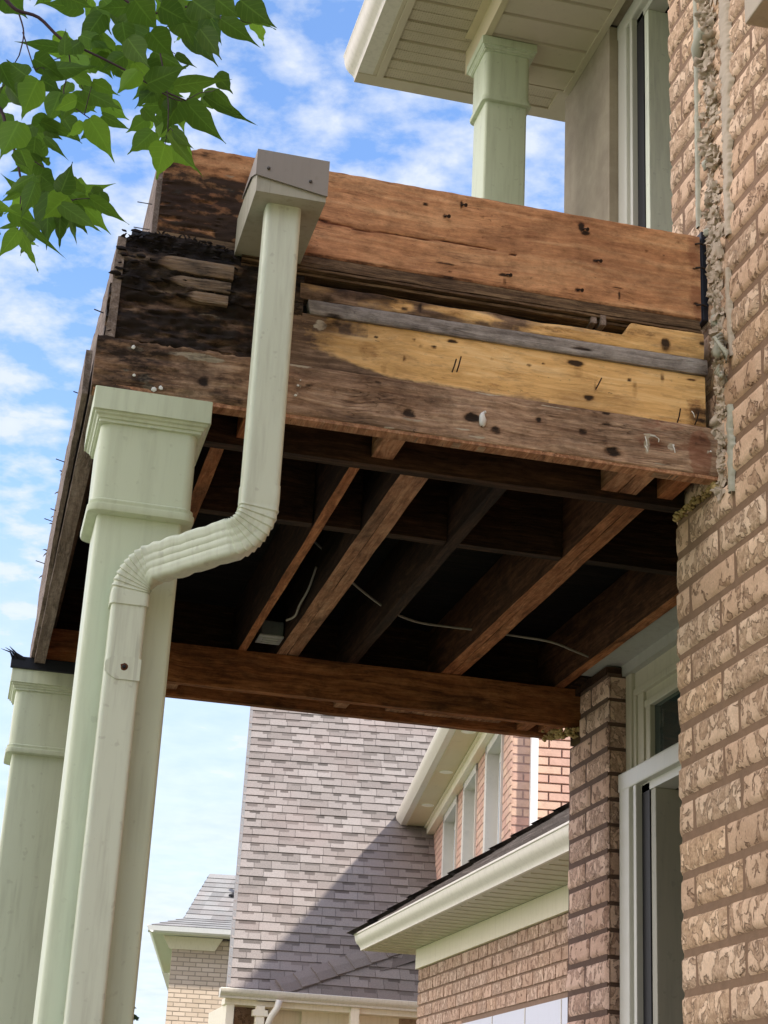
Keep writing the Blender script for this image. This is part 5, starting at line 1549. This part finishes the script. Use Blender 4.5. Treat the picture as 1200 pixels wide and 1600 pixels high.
# ------------------------------------------------------------------ far house
fh = thing('far_house', 'distant tan brick house with grey hipped roof, left of the tall shingle roof', 'house', (3.55, 30.0, -H))
mb = MB(); mb.box(3.548, 9, 30.02, 40, -H, 3.72, 1)
bricks(mb, (3.545, 30.02), (1, 0), (0, -1), 5, -H, 3.70, course=0.075, bl=0.215, first=0.105, seed=51, proud=0.004)
mb.build('wall', ['brick_far', 'mortar_far'], fh)
mb = MB(); mb.add([(3.38, 29.93, 3.735), (4.40, 29.93, 3.735), (4.28, 30.0, 3.53), (3.50, 30.0, 3.53), (3.38, 30.03, 3.735), (4.40, 30.03, 3.735), (4.28, 30.03, 3.53), (3.50, 30.03, 3.53)], [(0, 1, 2, 3), (0, 3, 7, 4), (1, 5, 6, 2), (3, 2, 6, 7)])
mb.build('frieze', 'cream_trim', fh)
mb = MB()
mb.prism([(29.62, 3.74), (29.58, 3.77), (29.56, 3.85), (29.66, 3.85), (29.66, 3.74)], 'X', 3.13, 9)
mb.prism([(3.19, 3.74), (3.15, 3.77), (3.10, 3.855), (3.22, 3.85), (3.22, 3.74)], 'Y', 29.58, 36)
mb.box(3.20, 9, 29.66, 30.02, 3.745, 3.755); mb.box(3.22, 3.54, 30.0, 36, 3.745, 3.755)
mb.build('gutter', 'white_trim', fh)
mb = MB()
def face(pts, rows, seed):
    """shingle bands across a quad: pts = lower-left, lower-right, upper-right, upper-left"""
    a, b_, c_, d_ = [Vector(p) for p in pts]; rnd = random.Random(seed)
    nn = (b_ - a).cross(d_ - a).normalized()
    if nn.z < 0: nn = -nn
    for r in range(rows):
        t0 = r / rows; t1 = (r + 1) / rows
        A = a.lerp(d_, t0); B = b_.lerp(c_, t0); A2 = a.lerp(d_, t1); B2 = b_.lerp(c_, t1)
        n = max(1, int((B - A).length / 0.22)); 
        for i in range(n):
            p = A.lerp(B, i / n) + nn * 0.012; q = A.lerp(B, (i + 1) / n) + nn * 0.012
            p2 = A2.lerp(B2, i / n); q2 = A2.lerp(B2, (i + 1) / n)
            mb.add([tuple(p), tuple(q), tuple(q2), tuple(p2), tuple(A.lerp(B, i / n)), tuple(A.lerp(B, (i + 1) / n))], [(0, 1, 2, 3), (4, 5, 1, 0)], 0, rnd.random())
face([(3.18, 29.6, 3.86), (8.5, 29.6, 3.86), (8.5, 30.05, 4.06), (3.70, 30.05, 4.06)], 4, 1)
face([(3.70, 30.05, 4.06), (8.5, 30.05, 4.06), (8.5, 30.9, 4.985), (4.065, 30.9, 4.985)], 10, 2)
face([(3.18, 37, 3.86), (3.18, 29.6, 3.86), (3.70, 30.05, 4.06), (3.70, 37, 4.06)], 4, 3)
face([(3.70, 37, 4.06), (3.70, 30.05, 4.06), (4.065, 30.9, 4.985), (4.065, 37, 4.985)], 10, 4)
mb.add([(4.065, 30.9, 4.985), (8.5, 30.9, 4.985), (8.5, 37, 4.985), (4.065, 37, 4.985)], [(0, 1, 2, 3)], 0, 0.5)
mb.build('roof', 'shingle_far', fh)
mb = MB(); mb.tube([(4.56, 30.55, 4.55), (4.56, 30.55, 4.82)], 0.035, 10); mb.blob((4.54, 30.52, 4.56), (0.12, 0.08, 0.05), 2, 0.2)
mb.build('vent_pipe', 'black_rubber', fh)
fh.rotation_euler = (0, 0, RAD(-9))
for k, (x, y, z) in enumerate(((3.67, 34.0, 3.88), (4.29, 38.0, 3.88))):
    t = thing('distant_house', ['far-off house whose white gutter corner peeks out below the tan brick house eave',
                                'farthest house, only its pinkish eave tip showing under the other gutters'][k], 'house', (x, y, -H))
    mb = MB(); s_ = 1.0
    mb.prism([(x + 0.22, z - 0.0), (x - 0.02, z + 0.20), (x - 0.02, z + 0.24), (x + 0.35, z + 0.24), (x + 0.35, z)], 'Y', y, y + 8)
    mb.box(x + 0.3, x + 6, y, y + 0.15, z + 0.0, z + 0.22)
    mb.build('gutter', ['white_trim', 'stone_jamb'][k], t)
    mb = MB(); mb.prism([(x, z + 0.245), (x + 3, z + 1.9), (x + 6, z + 0.245)], 'Y', y, y + 8); mb.build('roof', 'shingle_far', t)
    mb = MB(); mb.box(x + 0.4, x + 5.6, y + 0.3, y + 7.7, -H, z + 0.01); mb.build('wall', 'brick_plain', t)
    t.rotation_euler = (0, 0, RAD(-9))

# ------------------------------------------------------------------ trees
LEAVES = [(0.195,2.484,1.851,0.242,2.46,1.778,0.039,0),(0.236,2.554,1.933,0.304,2.534,1.883,0.037,0),(0.252,2.409,1.87,0.317,2.403,1.818,0.044,0),(0.306,2.784,2.133,0.371,2.802,2.122,0.023,1),(0.186,2.717,2.026,0.256,2.7,1.934,0.046,0),(0.167,2.616,1.885,0.205,2.603,1.853,0.016,0),(0.115,2.456,1.701,0.182,2.432,1.734,0.043,0),(0.161,2.474,1.718,0.261,2.5,1.779,0.031,0),(0.203,2.745,1.877,0.285,2.763,1.807,0.048,0),(0.237,2.732,1.888,0.331,2.714,1.823,0.027,0),(0.234,2.516,1.753,0.279,2.524,1.723,0.018,0),(0.191,2.702,1.851,0.163,2.723,1.784,0.048,0),(0.151,2.767,1.814,0.109,2.742,1.736,0.041,1),(0.168,2.647,1.713,0.156,2.657,1.639,0.048,2),(0.167,2.603,1.711,0.228,2.583,1.619,0.027,1),(0.175,2.588,1.704,0.21,2.564,1.656,0.02,1),(0.03,2.791,2.071,-0.012,2.813,1.991,0.042,0),(-0.007,2.621,1.95,-0.084,2.609,1.937,0.035,0),(-0.159,2.78,2.066,-0.109,2.784,2.027,0.049,0),(0.029,2.768,2.005,0.074,2.789,1.94,0.049,1),(0.073,2.604,1.945,0.107,2.599,1.849,0.056,0),(-0.037,2.644,1.872,-0.119,2.639,1.865,0.021,0),(-0.027,2.451,1.724,-0.031,2.439,1.77,0.024,0),(-0.022,2.738,1.932,0.021,2.71,1.871,0.05,2),(-0.082,2.4,1.635,-0.116,2.408,1.661,0.033,0),(-0.064,2.503,1.701,-0.089,2.505,1.616,0.048,1),(-0.058,2.587,1.782,0.034,2.578,1.804,0.038,0),(-0.028,2.819,1.903,-0.042,2.801,1.805,0.041,1),(-0.006,2.562,1.723,-0.017,2.544,1.644,0.029,0),(0.012,2.658,1.803,0.088,2.645,1.764,0.039,1),(0.026,2.537,1.739,0.076,2.551,1.729,0.022,1),(0.099,2.521,1.769,0.066,2.525,1.714,0.035,2),(0.148,2.778,1.921,0.113,2.754,1.854,0.037,0),(-0.082,2.407,1.551,-0.102,2.391,1.471,0.049,1),(-0.06,2.717,1.723,-0.058,2.724,1.664,0.037,0),(-0.04,2.484,1.579,0.002,2.474,1.542,0.013,0),(0.022,2.458,1.594,-0.009,2.456,1.571,0.028,2),(0.027,2.399,1.575,0.078,2.411,1.515,0.039,2),(0.054,2.774,1.833,0.118,2.801,1.829,0.022,0),(-0.053,2.703,1.75,0.025,2.731,1.741,0.023,0),(-0.002,2.388,1.425,0.011,2.375,1.473,0.034,0),(0.016,2.805,1.67,0.098,2.822,1.721,0.026,1),(0.047,2.561,1.525,0.12,2.587,1.501,0.024,1),(0.027,2.653,1.573,0.095,2.672,1.528,0.038,2),(0.001,2.509,1.473,0.073,2.491,1.425,0.03,1),(-0.023,2.575,1.532,-0.012,2.554,1.408,0.05,0),(0.002,2.548,1.483,0.004,2.576,1.426,0.026,0),(0.019,2.526,1.462,0.03,2.496,1.403,0.013,0),(-0.043,2.4,1.441,-0.054,2.38,1.358,0.028,0),(-0.043,2.725,1.631,-0.082,2.717,1.633,0.028,0),(-0.058,2.508,1.479,-0.102,2.484,1.496,0.013,0),(-0.051,2.812,1.64,-0.01,2.807,1.673,0.019,2),(-0.065,2.471,1.462,-0.094,2.445,1.421,0.012,0),(-0.117,2.404,1.394,-0.063,2.384,1.373,0.02,2),(-0.067,2.678,1.52,-0.104,2.657,1.489,0.011,0),(-0.058,2.398,1.35,-0.084,2.397,1.293,0.026,1),(-0.059,2.49,1.402,-0.014,2.519,1.352,0.027,1),(-0.055,2.434,1.388,0.017,2.436,1.336,0.013,0),(-0.037,2.72,1.676,-0.03,2.715,1.688,0.023,0),(-0.048,2.815,1.711,-0.006,2.813,1.678,0.038,0),(-0.087,2.486,1.54,-0.058,2.481,1.512,0.017,0),(0.118,2.396,1.815,0.174,2.391,1.786,0.052,0),(0.078,2.489,1.889,0.129,2.513,1.85,0.053,0),(0.05,2.746,2.067,0.082,2.746,2.001,0.054,0),(0.17,2.394,1.839,0.22,2.379,1.794,0.048,0),(0.208,2.487,1.931,0.262,2.469,1.873,0.045,0),(0.111,2.482,1.824,0.156,2.504,1.79,0.049,0),(0.073,2.442,1.773,0.116,2.415,1.697,0.043,0),(0.064,2.788,1.976,0.124,2.792,1.933,0.047,0),(0.016,2.816,2.104,0.049,2.81,2.047,0.037,0),(0.15,2.776,2.091,0.223,2.786,2.138,0.042,0),(0.117,2.728,1.931,0.167,2.743,1.901,0.048,0),(-0.119,2.597,1.746,-0.079,2.573,1.679,0.038,0),(-0.128,2.473,1.697,-0.101,2.495,1.655,0.036,0),(0.028,2.776,1.966,0.064,2.801,1.933,0.037,1),(0.159,2.528,1.909,0.189,2.538,1.848,0.05,0),(0.132,2.732,1.966,0.197,2.74,1.942,0.044,0),(-0.148,2.739,1.746,-0.113,2.74,1.7,0.035,0),(-0.131,2.668,1.771,-0.146,2.679,1.715,0.039,0),(-0.042,2.498,1.874,0.015,2.523,1.879,0.033,0),(0.225,2.801,2.135,0.266,2.775,2.057,0.048,0),(0.06,2.807,2.154,0.098,2.835,2.115,0.05,0),(0.133,2.674,2.077,0.167,2.647,1.999,0.048,0),(0.192,2.776,2.185,0.233,2.753,2.116,0.05,0),(-0.195,2.806,2.032,-0.159,2.816,1.989,0.044,0),(-0.165,2.407,1.643,-0.131,2.387,1.576,0.037,0),(-0.094,2.659,2.019,-0.054,2.664,1.981,0.04,0)]
TWIGS = [[(-0.224,2.6,1.955,0.0044),(-0.154,2.6,1.928,0.00385),(-0.122,2.6,1.903,0.0035200000000000006),(-0.082,2.6,1.896,0.0033),(-0.039,2.6,1.861,0.00286),(0.003,2.6,1.847,0.0024200000000000003),(0.07,2.6,1.824,0.00209),(0.133,2.6,1.797,0.0018700000000000001),(0.192,2.6,1.78,0.00154)],[(-0.185,2.6,1.747,0.00385),(-0.123,2.6,1.694,0.00308),(-0.106,2.6,1.646,0.00264),(-0.086,2.6,1.611,0.0022),(-0.068,2.6,1.557,0.00198),(-0.039,2.6,1.537,0.00154),(0.001,2.6,1.524,0.00132)],[(-0.116,2.6,1.895,0.00165),(-0.103,2.6,1.857,0.00143),(-0.105,2.6,1.81,0.0011)],[(-0.105,2.6,1.859,0.00132),(-0.085,2.6,1.809,0.0011),(-0.074,2.6,1.785,0.0008800000000000001)],[(-0.071,2.6,1.556,0.0012100000000000001),(-0.066,2.6,1.513,0.0011),(-0.064,2.6,1.463,0.00099)],[(0.07,2.6,1.824,0.00165),(0.103,2.6,1.811,0.00132),(0.16,2.6,1.782,0.00132),(0.187,2.6,1.777,0.0011)],[(-0.052,2.6,2.026,0.0033),(0.033,2.6,1.989,0.00286),(0.107,2.6,1.95,0.0024200000000000003),(0.185,2.6,1.983,0.0022),(0.275,2.6,1.973,0.00198),(0.296,2.6,1.972,0.00132)],[(-0.08,2.6,1.79,0.00099),(-0.034,2.6,1.821,0.0008800000000000001)],[(-0.075,2.6,1.613,0.0011),(-0.035,2.6,1.593,0.0008800000000000001)],[(0.118,2.6,1.953,0.00198),(0.137,2.6,1.873,0.00154),(0.16,2.6,1.782,0.0012100000000000001),(0.167,2.6,1.71,0.0011)],[(-0.033,2.6,1.862,0.0017600000000000003),(-0.016,2.6,1.811,0.00132),(-0.019,2.6,1.743,0.0011),(0.03,2.6,1.707,0.00099)]]
def leafgeo(mb, B, T, w, cls, rnd, roll=None):
    """heart-shaped leaf with a drawn-out drip tip, folded along the midrib"""
    B = Vector(B); T = Vector(T); d = T - B; ln = d.length; d.normalize()
    view = (B - Vector((0, 0, 0))).normalized()
    side = d.cross(view).normalized()
    if roll is None: roll = rnd.gauss(0, 0.35)
    side = Matrix.Rotation(roll, 3, d) @ side
    up = side.cross(d).normalized()
    prof = [(0.0, 0.10), (-0.035, 0.30), (-0.02, 0.55), (0.06, 0.80), (0.17, 0.97), (0.29, 1.0), (0.41, 0.90), (0.52, 0.70), (0.62, 0.48), (0.71, 0.30), (0.79, 0.17), (0.87, 0.09), (0.94, 0.045), (1.0, 0.012)]
    fold = rnd.uniform(0.10, 0.45); curl = rnd.uniform(-0.12, 0.22); bend = rnd.uniform(-0.06, 0.06)
    mid = [(max(0.0, p[0])) for p in prof]
    vs_ = []
    for i, (s_, h) in enumerate(prof):
        jag = 1 + rnd.uniform(-0.05, 0.05)
        c = B + d * ln * max(0.0, s_) + up * (ln * curl * (s_ ** 2)) + side * (bend * ln * s_ * s_)
        e = B + d * ln * s_ + up * (ln * curl * (s_ ** 2)) + side * (bend * ln * s_ * s_)
        hw = w * 0.5 * h * jag
        wav = w * 0.05 * math.sin(i * 1.9 + ln * 99)
        vs_.append(tuple(e + side * hw + up * (fold * hw + wav)))
        vs_.append(tuple((c + e) * 0.5 + side * hw * 0.5 + up * (fold * hw * 0.42)))
        vs_.append(tuple(c))
        vs_.append(tuple((c + e) * 0.5 - side * hw * 0.5 + up * (fold * hw * 0.42)))
        vs_.append(tuple(e - side * hw + up * (fold * hw - wav)))
    for k_ in ('lu', 'lv'):
        mb.va.setdefault(k_, [])
        mb.va[k_] += [0.0] * (len(mb.v) - len(mb.va[k_]))
    for (s_, h) in prof:
        mb.va['lu'] += [1.0, 0.5, 0.0, -0.5, -1.0]; mb.va['lv'] += [s_] * 5
    fs = []
    for i in range(len(prof) - 1):
        for j in range(4):
            a = i * 5 + j
            fs.append((a, a + 1, a + 6, a + 5))
    mb.add(vs_, fs, 0, min(1, max(0, {0: 0.12, 1: 0.45, 2: 0.95}[cls] + rnd.uniform(-0.12, 0.15))))
rnd = random.Random(8)
tree = thing('linden_tree', 'leafy green tree whose branch with pointed heart-shaped leaves hangs in from the top left', 'tree', (-3.2, 3.4, -H))
mb = MB()
mb.tube(smoothpath([(-3.2, 3.4, -H - 0.1), (-3.18, 3.38, -0.3), (-3.22, 3.35, 1.0), (-3.1, 3.3, 2.2), (-3.0, 3.2, 3.6), (-3.05, 3.2, 5.0), (-3.0, 3.1, 6.4)], 5), [0.16 - 0.12 * i / 30 for i in range(31)], 12)
mb.build('trunk', 'bark', tree, smooth=True)
mb = MB()
mb.tube(smoothpath([(-3.08, 3.3, 2.3), (-2.2, 3.05, 2.75), (-1.3, 2.8, 2.75), (-0.6, 2.66, 2.4), (-0.22, 2.6, 2.02), (-0.18, 2.6, 1.98)], 5), [0.05 - 0.046 * i / 25 for i in range(26)], 8)
mb.tube(smoothpath([(-2.2, 3.05, 2.75), (-1.4, 2.7, 2.5), (-0.7, 2.6, 2.1), (-0.22, 2.6, 1.78)], 5), [0.03 - 0.026 * i / 15 for i in range(16)], 8)
mb.tube(smoothpath([(-1.3, 2.8, 2.75), (-0.7, 2.7, 2.6), (-0.2, 2.62, 2.4), (0.03, 2.6, 2.14)], 5), [0.02 - 0.0165 * i / 15 for i in range(16)], 8)
for t_ in TWIGS:
    P = smoothpath([q[:3] for q in t_], 4)
    rs = []
    for i in range(len(t_) - 1):
        for k in range(4): rs.append(t_[i][3] + (t_[i + 1][3] - t_[i][3]) * k / 4)
    rs.append(t_[-1][3])
    mb.tube(P, rs, 6)
allt = [Vector(q[:3]) for t_ in TWIGS for q in smoothpath([w[:3] for w in t_], 4)]
for l_ in LEAVES:
    Bv = Vector(l_[:3]); best = min(allt, key=lambda q: (q - Bv).length)
    if (best - Bv).length < 0.10:
        midp = (best + Bv) * 0.5 + Vector((0, 0, 0.006))
        mb.tube([best, midp, Bv], [0.0011, 0.0008, 0.0007], 5, cap=False)
mb.build('branch', 'twig', tree, smooth=True)
mb = MB()
for l_ in LEAVES:
    leafgeo(mb, l_[:3], l_[3:6], l_[6] * rnd.uniform(0.98, 1.16), l_[7], rnd)
for k in range(120):                                    # smaller leaves filling the spray behind the front ones
    base = rnd.choice(LEAVES)
    bx_, by_, bz_ = [base[i] + rnd.gauss(0, 0.022) for i in range(3)]
    by_ += rnd.uniform(0.05, 0.35); q = by_ / base[1]
    bx_ = base[0] * q + rnd.gauss(0, 0.02); bz_ = base[2] * q + rnd.gauss(0, 0.02) + 0.012
    if bx_ / by_ > 0.085 and bz_ / by_ < 0.66: continue
    a = rnd.uniform(0, 2 * pi); l2 = rnd.uniform(0.040, 0.070)
    dd = Vector((cos(a) * 0.8, rnd.uniform(-0.2, 0.2), -rnd.uniform(0.2, 1.0))).normalized() * l2
    leafgeo(mb, (bx_, by_, bz_), (bx_ + dd.x, by_ + dd.y, bz_ + dd.z), l2 * 0.68, rnd.choice((0, 0, 1, 1, 2)), rnd, rnd.uniform(-0.9, 0.9))
for (A_, B_, n_) in (((-2.2, 3.05, 2.75), (-1.3, 2.8, 2.75), 60), ((-1.3, 2.8, 2.75), (-0.6, 2.66, 2.4), 90), ((-0.6, 2.66, 2.4), (-0.24, 2.6, 2.02), 60), ((-1.4, 2.7, 2.5), (-0.3, 2.6, 1.9), 70), ((-1.3, 2.8, 2.75), (-0.2, 2.62, 2.45), 80)):
    for k in range(n_):
        q = Vector(A_).lerp(Vector(B_), rnd.random()) + Vector((rnd.gauss(0, 0.10), rnd.gauss(0, 0.12), rnd.gauss(0, 0.09)))
        if q.x > -0.075 * q.y - 0.06 and q.z < 2.5: continue
        a = rnd.uniform(0, 2 * pi); l2 = rnd.uniform(0.06, 0.09)
        dd = Vector((cos(a), sin(a) * 0.5, -rnd.uniform(0.3, 1.4))).normalized() * l2
        leafgeo(mb, q, q + dd, l2 * 0.64, rnd.choice((0, 0, 1, 2)), rnd, rnd.uniform(-1, 1))
# rest of the crown, above and left of the frame
for k in range(1500):
    while True:
        x = rnd.uniform(-5.2, -0.55); y = rnd.uniform(1.6, 5.2); z = rnd.uniform(1.6, 7.6)
        q = ((x + 3.0) / 2.3) ** 2 + ((y - 3.3) / 1.9) ** 2 + ((z - 4.6) / 3.0) ** 2
        if q < 1 and q > 0.25 and -0.145 * y - 0.35 > x: break
    a = rnd.uniform(0, 2 * pi); l2 = rnd.uniform(0.06, 0.095)
    dd = Vector((cos(a), sin(a) * 0.5, -rnd.uniform(0.4, 1.4))).normalized() * l2
    leafgeo(mb, (x, y, z), (x + dd.x, y + dd.y, z + dd.z), l2 * 0.62, rnd.choice((0, 0, 1, 2)), rnd, rnd.uniform(-1, 1))
mb.build('crown', 'leaf', tree, smooth=True)

con = thing('spruce_tree', 'dark spruce tip showing low beside the front column', 'tree', (2.32, 25, -H))
mb = MB(); mb.tube([(2.32, 25, -H), (2.32, 25, 2.35)], [0.12, 0.01], 8); mb.build('trunk', 'bark', con)
mb = MB(); rnd = random.Random(2)
for lv in range(26):
    z = 2.28 - lv * 0.145; R_ = 0.10 + (2.3 - z) * 0.36
    for k in range(9):
        a = k * 2 * pi / 9 + lv * 0.7 + rnd.uniform(-0.2, 0.2); r_ = R_ * rnd.uniform(0.75, 1.1)
        tip = Vector((2.32 + cos(a) * r_, 25 + sin(a) * r_, z - 0.05 + 0.06 * r_)); c0 = Vector((2.32, 25, z + 0.08))
        mb.tube([c0, c0.lerp(tip, 0.6) + Vector((0, 0, -0.05)), tip], [0.012, 0.008, 0.003], 4, cap=False)
        for q in range(10):
            p = c0.lerp(tip, 0.25 + 0.75 * q / 9)
            for s_ in (-1, 1):
                d = Vector((-sin(a) * s_, cos(a) * s_, rnd.uniform(-0.5, 0.2))) * rnd.uniform(0.05, 0.10) + Vector((cos(a), sin(a), 0)) * 0.05
                mb.add([tuple(p), tuple(p + d * 0.5 + Vector((0, 0, 0.018))), tuple(p + d), tuple(p + d * 0.5 - Vector((0, 0, 0.018)))], [(0, 1, 2, 3)], 0, rnd.random())
mb.build('crown', 'needles', con)
lt = thing('garden_tree', 'yellow-green tree far off at the left edge behind the rear column', 'tree', (-0.9, 20, -H))
mb = MB(); mb.tube([(-0.9, 20, -H), (-0.88, 20, 0.5), (-0.9, 20, 2.6)], [0.14, 0.10, 0.02], 8); mb.build('trunk', 'bark', lt)
mb = MB()
for k in range(2600):
    while True:
        p = Vector((rnd.uniform(-1, 1), rnd.uniform(-1, 1), rnd.uniform(-1, 1)))
        if p.length < 1 and p.length > 0.55 + 0.35 * noise.noise(p * 2.5): break
    c_ = Vector((-0.9 + p.x * 1.25, 20 + p.y * 1.2, 2.0 + p.z * 1.45))
    a = Vector((rnd.gauss(0, 1), rnd.gauss(0, 1), rnd.gauss(0, 1))).normalized() * 0.06; b_ = a.orthogonal().normalized() * 0.045
    mb.add([tuple(c_ - a), tuple(c_ + b_), tuple(c_ + a), tuple(c_ - b_)], [(0, 1, 2, 3)], 0, rnd.random())
mb.build('crown', 'leaf_far', lt)
